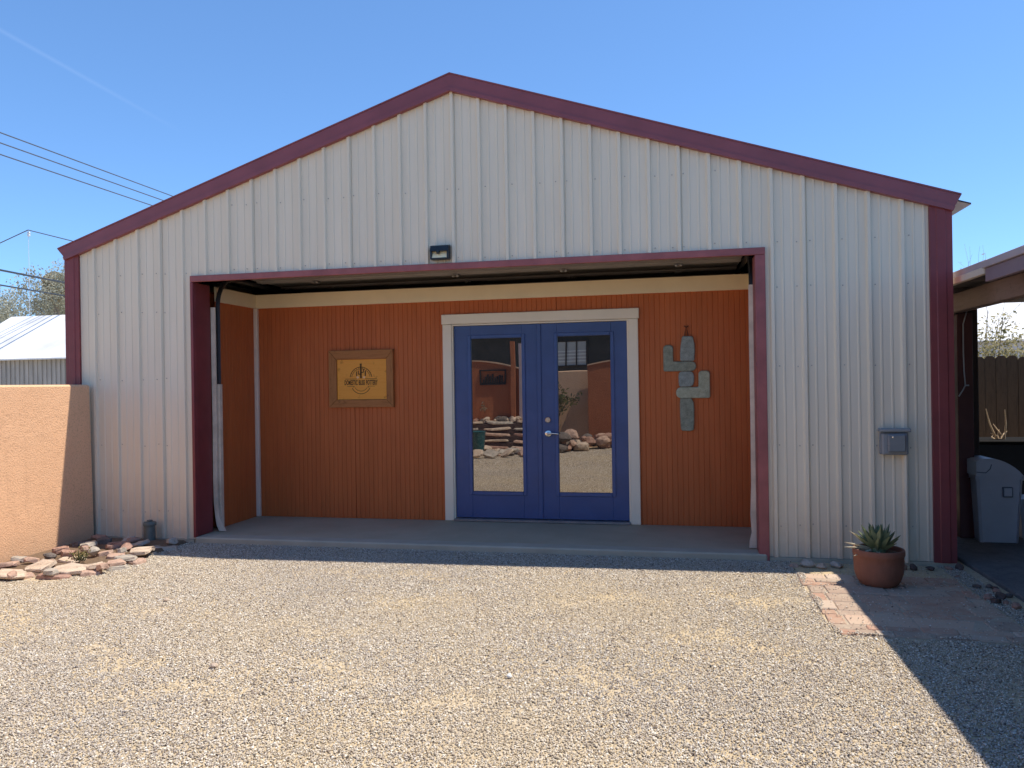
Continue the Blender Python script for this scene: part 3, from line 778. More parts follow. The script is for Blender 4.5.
# ------------------------------------------------------------------ path of brick pavers
m=NT('paver_brick'); an=m.n('ShaderNodeAttribute'); an.attribute_name='stone'
co=m.coord(); f=m.noise(co,18,6,.7)
cc=m.mix(m.ramp(f,[(.35,(.4,.4,.4)),(.6,(.02,.02,.02))]),an.outputs['Color'],(.50,.41,.31)); cc=m.mix(m.ramp(m.noise(co,3.5,5,.7),[(.45,(0,0,0)),(.68,(.6,.6,.6))]),cc,(.50,.41,.31))
m.set(cc,.9,0,m.bump(f,.4,.006),.2); M['paver']=m.mat
b=MB(); cols=[]
pal=[(.45,.27,.19),(.49,.34,.25),(.40,.22,.155),(.52,.40,.31),(.36,.26,.20)]
row=0
b.box(2.87,3.96,-1.90,-.46,-.05,.004); cols+=[(.40,.33,.25)]*8
y=-.45
while y>-1.86:
    h=random.choice([.10,.10,.20,.145]); h=min(h,y+1.91)
    xx=2.835+random.uniform(-.02,.03)+max(0,-y-.45)*.012
    first=True
    while xx<3.93:
        wd=random.choice([.20,.20,.10,.30]) if h<.19 else random.choice([.10,.20,.40])
        if first and row%2: wd=.11
        first=False
        x1=min(xx+wd,3.955)
        if x1-xx>.045:
            z=.011+random.uniform(-.003,.004); n0=len(b.v)
            b.box(xx+.003,x1-.003,y-h+.003,y-.003,-.02,z,0,.007)
            tx,ty,ro=random.gauss(0,.010),random.gauss(0,.010),random.gauss(0,.02)
            b.v[n0:]=[(a-(bb-y)*ro+random.uniform(-.003,.003),bb+(a-xx)*ro+random.uniform(-.003,.003),c+(a-xx)*tx+(bb-y)*ty) for a,bb,c in b.v[n0:]]
            c=random.choice(pal); kf=random.uniform(.88,1.1); cols+=[mul(c,kf)]*(len(b.v)-n0)
        xx=x1
    y-=h; row+=1
me=bpy.data.meshes.new('path'); me.from_pydata(b.v,[],b.f); me.materials.append(M['paver'])
at=me.attributes.new('stone','FLOAT_COLOR','POINT'); at.data.foreach_set('color',np.array([(*c,1) for c in cols],dtype=np.float32).ravel())
import bmesh
bm=bmesh.new(); bm.from_mesh(me); bmesh.ops.recalc_face_normals(bm,faces=bm.faces); bm.to_mesh(me); bm.free()
pth=bpy.data.objects.new('path',me); COL.objects.link(pth); tag(pth,kind='structure')
# carport patio
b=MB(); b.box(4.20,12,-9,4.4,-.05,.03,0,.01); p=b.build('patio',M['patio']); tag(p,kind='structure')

# ------------------------------------------------------------------ rocks
def rock_mesh(sx,sy,sz,seed,flat=False):
    r=random.Random(seed); bm=bmesh.new(); bmesh.ops.create_icosphere(bm,subdivisions=2,radius=1)
    ph=[r.uniform(0,6.3) for _ in range(6)]
    planes=[(Vector((r.gauss(0,1),r.gauss(0,1),r.gauss(0,1))).normalized(),r.uniform(.6,.9)) for _ in range(7)]
    for v in bm.verts:
        p=v.co.normalized()
        for nrm,dd in planes:
            q=p.dot(nrm)
            if q>dd: p=p-nrm*(q-dd)
        k=1+.07*math.sin(3*p.x+ph[0])+.07*math.sin(4*p.y+ph[1])+.06*math.sin(5*p.z+ph[2])
        v.co=Vector((p.x*sx*k,p.y*sy*k,p.z*sz*k))
    return bm
def rock(name,c,s,rot,mat,label,cat,group,seed):
    bm=rock_mesh(*s,seed); me=bpy.data.meshes.new(name); bm.to_mesh(me); bm.free(); me.materials.append(mat)
    o=bpy.data.objects.new(name,me); COL.objects.link(o); o.location=c; o.rotation_euler=rot; tag(o,label,cat,group); return o
def slab_stone(x0,x1,y,d,z0,h,ang,mat,seed,tilt=(0,0)):
    r=random.Random(seed); n=11; w2=(x1-x0)/2; pts=[]
    for k in range(n):
        a=2*math.pi*k/n+r.uniform(-.18,.18)
        ca,sa=math.cos(a),math.sin(a); e=.55
        px=math.copysign(abs(ca)**e,ca)*w2*r.uniform(.80,1.10); py=math.copysign(abs(sa)**e,sa)*d/2*r.uniform(.78,1.12)
        pts.append((px,py))
    b=MB(); vs=[];lv=[(0,.93),(h*.25,1.0),(h*.75,.97),(h,.90)]
    for zz,k in lv:
        for (px,py) in pts: vs.append((px*k+r.uniform(-.004,.004),py*k+r.uniform(-.004,.004),zz+r.uniform(-.008,.008)))
    fs=[(i*n+k,i*n+(k+1)%n,(i+1)*n+(k+1)%n,(i+1)*n+k) for i in range(len(lv)-1) for k in range(n)]+[tuple(reversed(range(n))),tuple(range(3*n,4*n))]
    b.add(vs,fs); o=b.build('flagstone',mat)
    o.location=((x0+x1)/2,y+d/2,z0); o.rotation_euler=(tilt[0]+r.uniform(-.07,.07),tilt[1]+r.uniform(-.07,.07),ang)
    return o
G='stones edging the planter bed'
def fs_(x0,x1,y,d,z0,h,ang,mi,label,seed,tilt=(0,0)):
    z0=z0*.50 if z0>0 else z0; h=h*.52
    xm_=(x0+x1)/2; k_=.84; x0=xm_+(x0-xm_)*k_; x1=xm_+(x1-xm_)*k_; d=d*.78
    o=slab_stone(x0,x1,y,d,z0,h,R(ang),FLAG[mi],seed,tilt); tag(o,label,'stone',G)
# lower course (front edge positions), then upper course, then stones behind
fs_(-3.62,-3.36,-1.60,.20,-.01,.075,4,3,'rust block at the left end of the lower course, cut by the frame edge',1)
fs_(-3.36,-3.14,-1.55,.20,-.01,.075,5,1,'pinkish block in the lower course below the pale left slab',2)
fs_(-3.14,-2.81,-1.49,.20,-.01,.075,10,3,'long rust block in the middle of the lower course',3)
fs_(-2.86,-2.64,-1.36,.20,-.01,.08,34,1,'short pinkish block where the lower course turns',4)
fs_(-2.76,-2.56,-1.17,.18,-.01,.08,52,2,'grey block in the lower course right of the weed',5)
fs_(-2.73,-2.55,-.96,.18,-.01,.08,66,1,'pink block in the lower course under the thick buff slab',6)
fs_(-2.82,-2.70,-.62,.16,-.01,.07,75,2,'small grey block at the wall end of the lower course',7)
fs_(-3.50,-3.13,-1.62,.24,.066,.045,6,0,'pale thin slab at the far left of the upper course',8)
fs_(-3.36,-3.08,-1.39,.26,.075,.07,-12,0,'big buff slab leaning against the peach wall',9,(.22,0))
fs_(-3.09,-2.75,-1.42,.24,.068,.05,14,0,'broad buff and pink slab in front of the weed',10,(.1,0))
fs_(-3.31,-3.06,-1.10,.20,.06,.045,8,0,'long pale slab behind the weed near the wall',11)
fs_(-2.86,-2.68,-1.28,.18,.074,.055,40,0,'tan slab right of the weed in the upper course',12)
fs_(-2.78,-2.60,-1.14,.17,.075,.05,50,1,'pinkish slab stacked on the bend of the edging',13)
fs_(-2.84,-2.62,-.99,.20,.076,.05,58,2,'flat grey buff slab below the thick buff slab',14)
fs_(-2.88,-2.63,-.77,.24,.09,.065,22,0,'thick bright buff slab highest on the edging',15)
fs_(-2.98,-2.79,-.90,.18,.06,.06,30,1,'small pink slab tucked behind the thick buff slab',16)
fs_(-2.92,-2.62,-.44,.22,-.01,.085,30,2,'wide grey slab in shade at the wall end of the edging',17)
fs_(-3.34,-3.10,-.47,.2,.03,.10,12,3,'dark rust slab in shade against the ribbed wall',18)
for i,(x,y,z,s,mi,lab) in enumerate([(-3.44,-.97,.06,(.06,.05,.035),4,'dark rounded rock at the foot of the peach wall'),
      (-3.09,-.86,.09,(.065,.05,.04),2,'small grey rock behind the weed in the planter'),
      (-3.20,-.22,.05,(.06,.05,.04),3,'rust rock in shade left of the grey pipe'),
      (-2.98,-.60,.07,(.06,.05,.04),3,'small rust rock in shade between the slabs'),
      (-3.30,-.72,.07,(.05,.045,.035),1,'little pink rock on the bed near the shadow edge')]):
    rock('rock',(x,y,z),s,(random.uniform(-.3,.3),random.uniform(-.3,.3),random.uniform(0,3)),FLAG[mi],lab,'stone',G,40+i)
rr=random.Random(77)
for i,(x,y,w_,mi) in enumerate([(-3.55,-1.30,.13,1),(-3.62,-1.12,.12,2),(-3.45,-1.16,.10,1),(-3.22,-1.24,.12,3),(-3.12,-1.0,.10,0),(-3.30,-.92,.11,3),(-3.05,-.78,.12,1),(-2.93,-.72,.10,2),(-3.5,-.80,.11,3),(-3.42,-.55,.14,2),(-3.18,-.52,.12,3),(-3.0,-.40,.14,2),(-3.45,-.32,.13,4),(-3.25,-.22,.12,2),(-2.78,-.22,.13,2),(-3.62,-.45,.12,4),(-3.6,-.2,.13,3),(-2.66,-1.27,.09,1),(-2.98,-1.47,.10,2),(-3.24,-1.56,.10,1)]):
    o=slab_stone(x-w_*.6,x+w_*.6,y-w_*.35,w_*rr.uniform(.7,1.0),.03+rr.uniform(0,.02),rr.uniform(.028,.05),rr.uniform(-.8,.8),FLAG[mi],700+i,(rr.uniform(-.15,.15),rr.uniform(-.15,.15)))
    tag(o,'small flat stone fragment lying loose among the slabs of the planter bed','stone',G)
# planter soil mound
b=MB(); out=[(-3.775,-1.9),(-3.4,-1.5),(-3.0,-1.38),(-2.8,-1.25),(-2.72,-1.0),(-2.72,-.7),(-2.7,-.4),(-2.72,-.03),(-3.775,-.03)]
n=len(out); b.add([(x,y,-.01) for x,y in out]+[(x*.94-.2,y*.92-.04,.035) for x,y in out],[(i,(i+1)%n,n+(i+1)%n,n+i) for i in range(n)]+[tuple(range(n,2*n))])
o=b.build('planter_soil',M['soil']); tag(o,kind='structure')
# weed
t=thing('weed',(-3.03,-1.08,.06),'small dry green weed growing among the planter stones','plant')
b=MB()
for k in range(26):
    a=random.uniform(0,6.28); L=random.uniform(.05,.13); e=random.uniform(.5,1.4)
    p0=Vector((-3.03+random.uniform(-.04,.04),-1.08+random.uniform(-.03,.03),.06)); d=Vector((math.cos(a)*math.cos(e),math.sin(a)*math.cos(e),math.sin(e)))
    b.tube([p0,p0+d*L*.6,p0+d*L+Vector((0,0,-.01))],[.004,.003,.001],4)
b.build('stem',M['leafgreen'],t)
b=MB()
for k in range(60):
    p=Vector((-3.03+random.gauss(0,.045),-1.08+random.gauss(0,.035),.08+abs(random.gauss(0,.04)))); u=Vector((random.gauss(0,1),random.gauss(0,1),random.gauss(0,1))).normalized()*.014; v=u.orthogonal().normalized()*.006
    b.add([p-u,p+v,p+u,p-v],[(0,1,2,3)])
b.build('foliage',M['leafyellow'],t)
# right-hand dark rock strip
for i in range(30):
    s=random.random(); yy=-.12-2.3*s; xx=4.075+random.uniform(-.075,.075)+.0*s
    if i<4: xx=random.uniform(3.55,4.1); yy=-.10-random.uniform(0,.22)
    sz=random.uniform(.018,.045)
    rock('rock',(xx,yy,sz*.45),(sz,sz*random.uniform(.7,1),sz*random.uniform(.55,.8)),(random.uniform(-.4,.4),random.uniform(-.4,.4),random.uniform(0,3)),
         [FLAG[4],FDARK,FDARK,FLAG[3]][random.choice([0,1,2,1,3,2])],'loose dark rock in the shaded strip between brick path and carport','rock','loose rocks beside the brick path',100+i)
for i,(x,y,s) in enumerate([(2.96,-.18,.055),(3.08,-.21,.04),(3.2,-.17,.05),(2.86,-.2,.03)]):
    rock('rock',(x,y,s*.4),(s*1.3,s,s*.7),(0,0,i),FLAG[[2,0,2,1][i]],'pale grey rock in the shade at the foot of the ribbed wall','rock','rocks at the foot of the wall',160+i)

for i,(x,y,s_,mi,lab) in enumerate([(1.10,-2.87,.014,0,'single bright white pebble lying on the gravel in the middle of the yard'),(-1.6,-1.9,.018,0,'pale stone on the gravel at the left side of the yard'),(-.5,-3.0,.02,0,'pale stone on the gravel near the lower left edge of the photo')]):
    rock('stone',(x,y,.016),(s_*1.2,s_,s_*.7),(.2,.1,i*1.3),(M['whitepaint'] if i==0 else FLAG[mi]),lab,'stone','single stones lying on the gravel',620+i)
# ------------------------------------------------------------------ cleanout pipe
t=thing('cleanout_pipe',(-3.10,-.10,0),'short grey capped pipe standing at the foot of the ribbed wall','pipe')
b=MB(); b.lathe([(.05,.0),(.05,.175)],(-3.10,-.11,.0),20); b.build('pipe',M['pipe'],t,40)
b=MB(); b.lathe([(.058,.176),(.060,.18),(.060,.205),(.054,.214),(.02,.216)],(-3.10,-.11,0),20); b.box(-3.12,-3.08,-.13,-.09,.217,.232,0,.003); b.build('cap',M['pipe'],t,40)
b=MB(); b.box(-3.158,-3.145,-.13,-.09,.02,.17); b.build('strap',M['galv'],t)

# ------------------------------------------------------------------ peach stucco wall
t=thing('stucco_wall',(-3.9,-4,0),'peach stucco garden wall meeting the left end of the garage','wall')
b=MB(); b.box(-4.06,-3.815,-9,-.035,-.1,1.567,0,.018); b.v=[(x+(.065*(1.567-z)/1.6*.5 if x>-3.95 else 0),y,z) for x,y,z in b.v]; b.build('wall',M['stucco'],t)

# ------------------------------------------------------------------ sheds, houses beyond
def house(name,x0,x1,y0,y1,ez,rz,axis,wallm,roofm,label,rib=0):
    t=thing(name,((x0+x1)/2,(y0+y1)/2,0),label,'building')
    b=MB(); b.box(x0,x1,y0,y1,0,ez-.05)
    if rib:
        n=int((x1-x0)/rib)
        for k in range(n): b.box(x0+k*rib,x0+k*rib+rib*.5,y0-.02,y0-.001,.02,ez-.07)
    ym=(y0+y1)/2; xm=(x0+x1)/2
    if axis=='x':
        b.add([(x0,y0,ez-.05),(x0,y1,ez-.05),(x0,ym,rz-.06),(x1,y0,ez-.05),(x1,y1,ez-.05),(x1,ym,rz-.06)],[(0,1,2),(5,4,3)])
    else:
        b.add([(x0,y0,ez-.05),(x1,y0,ez-.05),(xm,y0,rz-.06),(x0,y1,ez-.05),(x1,y1,ez-.05),(xm,y1,rz-.06)],[(0,1,2),(5,4,3)])
    b.build('wall',wallm,t)
    b=MB(); o=.18
    if axis=='x':
        sl=(rz-ez)/((y1-y0)/2)
        for s,ye in ((-1,y0-o),(1,y1+o)):
            ze=ez-o*sl; n=int((x1-x0+2*o)/.3)
            b.add([(x0-o,ye,ze),(x1+o,ye,ze),(x1+o,ym,rz),(x0-o,ym,rz),(x0-o,ye,ze-.035),(x1+o,ye,ze-.035),(x1+o,ym,rz-.035),(x0-o,ym,rz-.035)],[(0,1,2,3),(7,6,5,4),(0,4,5,1),(1,5,6,2),(3,2,6,7),(0,3,7,4)])
    else:
        sl=(rz-ez)/((x1-x0)/2)
        for s,xe in ((-1,x0-o),(1,x1+o)):
            ze=ez-o*sl
            b.add([(xe,y0-o,ze),(xe,y1+o,ze),(xm,y1+o,rz),(xm,y0-o,rz),(xe,y0-o,ze-.06),(xe,y1+o,ze-.06),(xm,y1+o,rz-.06),(xm,y0-o,rz-.06)],[(0,1,2,3),(7,6,5,4),(0,4,5,1),(1,5,6,2),(3,2,6,7),(0,3,7,4)])
    b.build('roof',roofm,t)
    return t
# white roofed shed on the left: eave z ~2.39 at y=10
house('shed',-17.0,-8.4,10.2,14.4,2.47,3.72,'x',M['shedwall'],M['whiteroof'],'corrugated grey shed with bright white metal roof beyond the peach wall',.14)
house('shed',-21.8,-15.3,10.4,14.2,2.47,3.25,'x',M['shedwall'],M['whiteroof'],'lower white roofed lean-to at the left edge beyond the peach wall',.14) if False else None
house('house',8.3,17,13,19,2.45,4.2,'x',M['bin'],M['whiteroof'],'house with glaring white roof behind the fence on the right')

# ------------------------------------------------------------------ trees
def tree(name,loc,H,spread,seed,nleaf,leafm,barkm,label,group=None,trunk=.16,leafs=.06,crownz=.35,twigs=1.0,depth=4):
    r=random.Random(seed); t=thing(name,loc,label,'tree' if 'tree' in name else 'bush',group)
    L=Vector(loc); tb=MB(); ends=[]
    def grow(p,d,ln,rad,lv):
        n=3; pts=[p]; rr=[rad]
        for i in range(n):
            d=(d+Vector((r.gauss(0,.16),r.gauss(0,.16),r.gauss(0,.10)+.03))).normalized()
            p=p+d*ln/n; pts.append(p); rr.append(rad*(1-.38*(i+1)/n))
        tb.tube(pts,rr,5 if lv<2 else 3)
        if lv>=2: ends.extend(pts[1:])
        if lv<depth:
            for k in range(r.choice([2,3,3]) if lv<3 else 3):
                a=r.uniform(0,6.28); tilt=r.uniform(.3,.85)
                o=d.orthogonal().normalized(); o.rotate(Matrix.Rotation(a,3,d))
                nd=(d*math.cos(tilt)+o*math.sin(tilt)*spread); nd.z+=.12; nd.normalize()
                grow(pts[-1 if k else -2],nd,ln*r.uniform(.6,.82),rr[-1]*.75,lv+1)
    for k in range(r.choice([2,3])):
        a=r.uniform(0,6.28)
        grow(L+Vector((.1*math.cos(a),.1*math.sin(a),-.05)),Vector((math.cos(a)*.3,math.sin(a)*.3,1)).normalized(),H*crownz,trunk,0)
    zmax=max(e.z for e in ends); k=H/(zmax-L.z)
    tb.v=[(L.x+(x-L.x)*k,L.y+(y-L.y)*k,L.z+(z-L.z)*k) for x,y,z in tb.v]
    tb.build('trunk',barkm,t)
    ends=[L+(e-L)*k for e in ends]
    if nleaf:
        cb=MB()
        for i in range(nleaf):
            e=r.choice(ends); p=e+Vector((r.gauss(0,.22),r.gauss(0,.22),r.gauss(0,.2)))*(H/7)
            u=Vector((r.gauss(0,1),r.gauss(0,1),r.gauss(0,1))).normalized(); v=u.orthogonal().normalized(); s=leafs*r.uniform(.5,1.4)
            cb.add([p-u*s,p+v*s*.5,p+u*s,p-v*s*.5],[(0,1,2,3)])
        cb.build('crown',leafm,t)
    return t
GT='hazy trees beyond the white shed'
tree('tree',(-22.5,20,0),5.9,.9,3,16000,M['leafgrey'],M['barkgrey'],'grey green bushy tree left of its neighbours beyond the white shed roof',GT,.10,.045)
tree('tree',(-20.6,19.2,0),6.3,.85,8,13000,M['leafgrey'],M['barkgrey'],'taller twiggy tree in the middle beyond the white shed roof',GT,.10,.045)
tree('tree',(-18.9,20.5,0),6.0,.9,12,14000,M['leafgrey'],M['barkgrey'],'twiggy tree next to the garage corner beyond the white shed',GT,.10,.045)
tree('tree',(-25.8,21,0),6.2,.9,17,14000,M['leafgrey'],M['barkgrey'],'dusty tree at the left edge of the photo beyond the shed',GT,.10,.045)
tree('tree',(-16.5,23,0),5.2,.9,19,5000,M['leafgrey'],M['barkgrey'],'low grey tree mostly hidden behind the garage corner',GT,.13,.07)
tree('tree',(-23.6,22.5,0),6.4,.6,23,6000,M['leafpale'],M['barkgrey'],'round bleached tree crown beside the garage corner trim',None,.12,.07) if False else None
# bleached rounded crown just left of the corner trim
t=thing('tree',(-20.9,18.0,0),'round bleached tree crown rising beside the garage corner trim','tree')
b=MB(); b.tube([(-20.9,18,-.05),(-20.85,18.02,2.5),(-20.9,18,5.3)],[.13,.11,.09],7); b.build('trunk',M['barkgrey'],t)
b=MB()
for i in range(2600):
    u=Vector((random.gauss(0,1),random.gauss(0,1),random.gauss(0,1))).normalized(); rr=.46*random.uniform(.55,1.03)
    p=Vector((-20.9,18.0,5.55))+Vector((u.x*rr,u.y*rr,u.z*rr*(1.0 if u.z>0 else 1.5)))
    q=Vector((random.gauss(0,1),random.gauss(0,1),random.gauss(0,1))).normalized(); v=q.orthogonal().normalized(); s=.055
    b.add([p-q*s,p+v*s*.6,p+q*s,p-v*s*.6],[(0,1,2,3)])
b.build('crown',M['leafpale'],t)
def hedge_bush(c,rx,ry,top,seed,n,leafm,label):
    r=random.Random(seed); t=thing('bush',c,label,'bush','bushes behind the plank fence'); b=MB(); k=0
    b2=MB()
    for q in range(26):
        a=r.uniform(0,6.28); e=r.uniform(.75,1.45); L=top*r.uniform(.75,1.05); p=Vector(c); d=Vector((math.cos(a)*math.cos(e)*rx,math.sin(a)*math.cos(e)*ry,math.sin(e)))
        b2.tube([p,p+d*L*.5+Vector((0,0,.05)),p+d*L],[.02,.012,.004],4)
    b2.build('stem',M['bark'],t)
    while k<n:
        u,v,w=r.uniform(-1,1),r.uniform(-1,1),r.uniform(0,1)
        hh=1.0-.28*(u*u+v*v)+.10*math.sin(7*u+seed)+.08*math.sin(11*v)
        if w>hh or r.random()<max(0,(w-.62)*2.1): continue
        p=Vector((c[0]+u*rx,c[1]+v*ry,c[2]+w*top))
        q=Vector((r.gauss(0,1),r.gauss(0,1),r.gauss(0,1))).normalized(); vv=q.orthogonal().normalized(); sz=r.uniform(.016,.038)
        b.add([p-q*sz,p+vv*sz*.55,p+q*sz,p-vv*sz*.55],[(0,1,2,3)]); k+=1
    b.build('foliage',leafm,t)
hedge_bush((6.7,6.6,0),.85,.7,2.5,31,20000,M['leafyellow'],'yellow olive bush rising behind the plank fence by the post')
hedge_bush((8.0,6.8,0),.85,.7,2.3,33,6919,M['leafgreen'],'duller green bush behind the plank fence at the right edge')
hedge_bush((5.6,6.9,0),.7,.7,2.1,35,10000,M['leafyellow'],'yellowish bush mostly hidden behind the dark carport post')
tree('tree',(8.15,12.2,0),4.6,.2,41,60,M['leafgrey'],M['barkgrey'],'thin bare tree above the carport roof beside the right corner trim',None,.03,.04,.34,depth=3)

# ------------------------------------------------------------------ wires and poles
def sag(p0,p1,s,n=14):
    p0=Vector(p0);p1=Vector(p1)
    return [p0.lerp(p1,i/n)-Vector((0,0,s*4*(i/n)*(1-i/n))) for i in range(n+1)]
for i,(x,z,lab) in enumerate([(-14.48,8.0,'topmost of the three thin parallel power lines above the roof slope'),(-14.37,7.7,'middle one of the three thin parallel power lines'),(-14.34,7.4,'lowest of the three thin parallel power lines')]):
    b=MB(); b.tube([(x,-16+4*k,z) for k in range(17)],.016,6); o=b.build('power_line',M['wiremat']); tag(o,lab,'wire','power lines')
for i,(x0,y0,x1,y1,z,r_,lab) in enumerate([(-14.748,9.571,-15.073,12.075,4.6,.026,'upper thick black cable crossing the trees beside the garage'),(-15.248,10.05,-15.531,12.572,4.3,.02,'lower thick black cable crossing the trees beside the garage')]):
    d=Vector((x1-x0,y1-y0,0)).normalized(); p=Vector((x0,y0,z))
    b=MB(); b.tube([p-d*26,p-d*10,p,p+d*10,p+d*32],r_,6); o=b.build('overhead_cable',M['cablemat']); tag(o,lab,'cable','overhead cables')
b=MB(); b.tube([(-22.5,14,5.3),(-19.283,14,6.313),(-18.208,14,6.671)],.016,5); o=b.build('service_wire',M['wiremat']); tag(o,'thin wire rising from the left edge to the mast tip','wire','service wires')
b=MB(); b.tube([(-18.208,14,6.671),(-16.722,14,6.27),(-12,14,5.0)],.016,5); o=b.build('service_wire',M['wiremat']); tag(o,'thin wire falling from the mast tip to the garage roof','wire','service wires')
t=thing('service_mast',(-18.25,14.05,0),'slim pale mast with small insulator where two wires meet','mast')
b=MB(); b.tube([(-18.25,14.06,0),(-18.25,14.06,6.5)],.007,8); b.build('mast',M['polegrey'],t)
b=MB(); b.lathe([(.03,0),(.05,.03),(.035,.07),(.05,.10),(.03,.16)],(-18.21,14.03,6.47),12); b.build('insulator',M['polegrey'],t)
def upole(x,y,label):
    t=thing('utility_pole',(x,y,0),label,'pole','utility poles')
    b=MB(); b.tube([(x,y,-.1),(x,y,8.6)],[.17,.11],10); b.build('pole',M['polewood'],t)
    b=MB(); b.box(x-1.0,x+1.0,y-.05,y+.05,7.8,7.93); b.build('crossarm',M['polewood'],t)
upole(-14.4,48.2,'wooden utility pole carrying the power lines far behind the garage')
upole(-14.4,-16.2,'wooden utility pole carrying the power lines behind the camera')

# ------------------------------------------------------------------ carport on the right
cp=thing('carport',(4.4,0,0),'brown timber carport roof and beam beside the right end of the garage','carport')
XE=4.165
b=MB()   # roof deck
b.box(XE+.04,11,-9,-.49,2.311,2.366); b.box(XE+.04,11,-.488,2.45,2.296,2.336); b.build('roof',M['soffit'],cp)
b=MB(); b.box(XE,XE+.038,-9,-.47,2.301,2.354,0,.004); b.build('fascia',M['fasciapaint'],cp)
b=MB(); b.box(XE+.02,XE+.06,-9,-.48,2.20,2.299,0,.004); b.build('fascia',M['fasciapurple'],cp)
b=MB(); b.box(XE+.03,XE+.07,-.468,2.45,2.318,2.368,0,.003); b.build('fascia',M['fasciapaint'],cp)
b=MB(); b.box(XE+.015,XE+.055,-.468,2.45,2.262,2.316,0,.004); b.build('fascia',M['fasciacream'],cp)
b=MB(); b.box(4.43,4.53,-9,2.45,2.095,2.262,0,.006); b.build('beam',M['beam'],cp)
b=MB()
for k in range(15):
    yy=-8.8+k*.8
    if yy<2.4: b.box(XE+.09,11,yy-.022,yy+.022,2.263,2.294)
b.build('rafter',M['soffit'],cp)
b=MB(); b.box(4.545,4.695,1.13,1.28,.03,2.265,0,.006); b.build('post',M['postwood'],cp)
b=MB(); b.box(4.49,4.62,1.04,1.128,.03,2.094,0,.004); b.build('post',M['burgundy_dark'],cp)
b=MB(); b.box(4.43,4.58,-6.1,-5.95,.03,2.093,0,.006); b.build('post',M['postwood'],cp)
b=MB(); b.box(7.6,7.7,-9,2.45,.03,2.29); b.build('unseen_sky_blocker',M['soffit'],cp)  # unseen dark wall added to block sky light from the right
# cord
b=MB(); b.tube([(4.60,1.125,2.11),(4.565,1.03,2.09),(4.535,1.02,1.99),(4.533,1.02,1.75),(4.537,1.02,1.56),(4.545,1.02,1.43),(4.52,1.02,1.38),(4.49,1.02,1.33)],.006,6)
b.tube([(4.545,1.02,1.43),(4.575,1.02,1.43)],.007,6); o=b.build('cord',M['bin']); tag(o,'pale grey cord hanging down the dark carport post','cord')
b=MB(); b.box(4.60,4.622,1.105,1.127,1.93,2.02,0,.003); o=b.build('hook_plate',M['whiteroof'],cp)
# bin
t=thing('trash_bin',(4.75,.98,.03),'grey plastic trash bin with domed swing lid under the carport','trash bin')
b=MB()
def frust(c,w0,d0,w1,d1,z0,z1,bm_,bv=.02):
    vs=[]
    for z,w_,d_ in ((z0,w0,d0),(z1,w1,d1)):
        for sx_,sy_ in ((-1,-1),(1,-1),(1,1),(-1,1)):
            for q in ((sx_*(w_/2-(bv if i_ else 0)),sy_*(d_/2-(0 if i_ else bv))) for i_ in ((0,1) if sx_*sy_<0 else (1,0))): vs.append((c[0]+q[0],c[1]+q[1],z))
    n=8; bm_.add(vs,[(k,(k+1)%n,n+(k+1)%n,n+k) for k in range(n)]+[tuple(reversed(range(n))),tuple(range(n,2*n))])
frust((4.745,1.0),.31,.31,.37,.37,.03,.60,b); b.build('body',M['bin'],t)
b=MB(); frust((4.745,1.0),.392,.392,.396,.396,.59,.625,b); b.build('rim',M['bin'],t)
b=MB(); n=10; vs=[]
for k in range(n+1):
    s=k/n; xx=-.19+.38*s; zz=.626+.155*math.sin(math.pi*min(1,.30+.7*s))**.8
    vs+=[(4.745+xx,1.0-.185,zz),(4.745+xx,1.0+.185,zz),(4.745+xx,1.0-.185,.6255),(4.745+xx,1.0+.185,.6255)]
fs=[]
for k in range(n):
    a=k*4; fs+=[(a,a+4,a+5,a+1),(a,a+2,a+6,a+4),(a+1,a+5,a+7,a+3)]
fs+=[(0,1,3,2),(n*4,n*4+2,n*4+3,n*4+1)]
b.add(vs,fs); lid=b.build('lid',M['bin'],t)
b=MB(); b.tube([(4.555,.812,.66),(4.63,.812,.655),(4.665,.812,.69),(4.675,.812,.73)],.004,6); b.build('flap_gap',M['bindark'],lid)
b=MB(); b.box(4.765,4.845,.815,.835,.44,.53,0,.004); lg=b.build('label_panel',M['bindark'],t)
b=MB(); b.box(4.774,4.836,.811,.8145,.449,.521,0,.002); b.build('label_face',M['bin'],lg)
b=MB(); frust((5.13,1.15),.25,.25,.31,.31,.03,.38,b); frust((5.13,1.15),.325,.325,.33,.33,.38,.40,b); o=b.build('bucket',M['bin']); tag(o,'low grey bucket at the right edge beside the trash bin','bucket')
# table
t=thing('table',(5.6,2.75,.03),'dark outdoor table against the fence under the carport edge','table')
b=MB(); b.box(5.0,7.0,2.45,3.1,.775,.81,0,.006); b.build('tabletop',M['tabletop'],t)
b=MB(); b.box(5.03,6.97,2.48,3.07,.09,.77); b.build('cabinet',M['tabledark'],t)
for x_ in (5.06,6.9):
    for y_ in (2.5,3.02): b=MB(); b.box(x_-.03,x_+.03,y_-.03,y_+.03,.03,.089); b.build('leg',M['tabledark'],t)
b=MB()
for (x_,z_) in ((5.33,1.15),(5.52,1.14),(5.40,.98),(5.46,.92),(5.54,.9)):
    bx=random.uniform(5.40,5.5); b.tube([(bx,2.72,.815),((bx+x_)/2+random.uniform(-.02,.02),2.73,(.81+z_)/2),(x_,2.75,z_)],[.011,.008,.004],5)
for k in range(3): 
    xx=5.38+.04*k+random.uniform(-.02,.02); zz=random.uniform(.84,.93); b.tube([(xx,2.68,.818),(xx+random.uniform(-.04,.05),2.7,(.82+zz)/2),(xx+random.uniform(-.08,.09),2.74,zz)],[.008,.008,.004],5)
o=b.build('branch_cutting',M['twig']); tag(o,'bundle of dry pale twigs standing on the table','twigs')
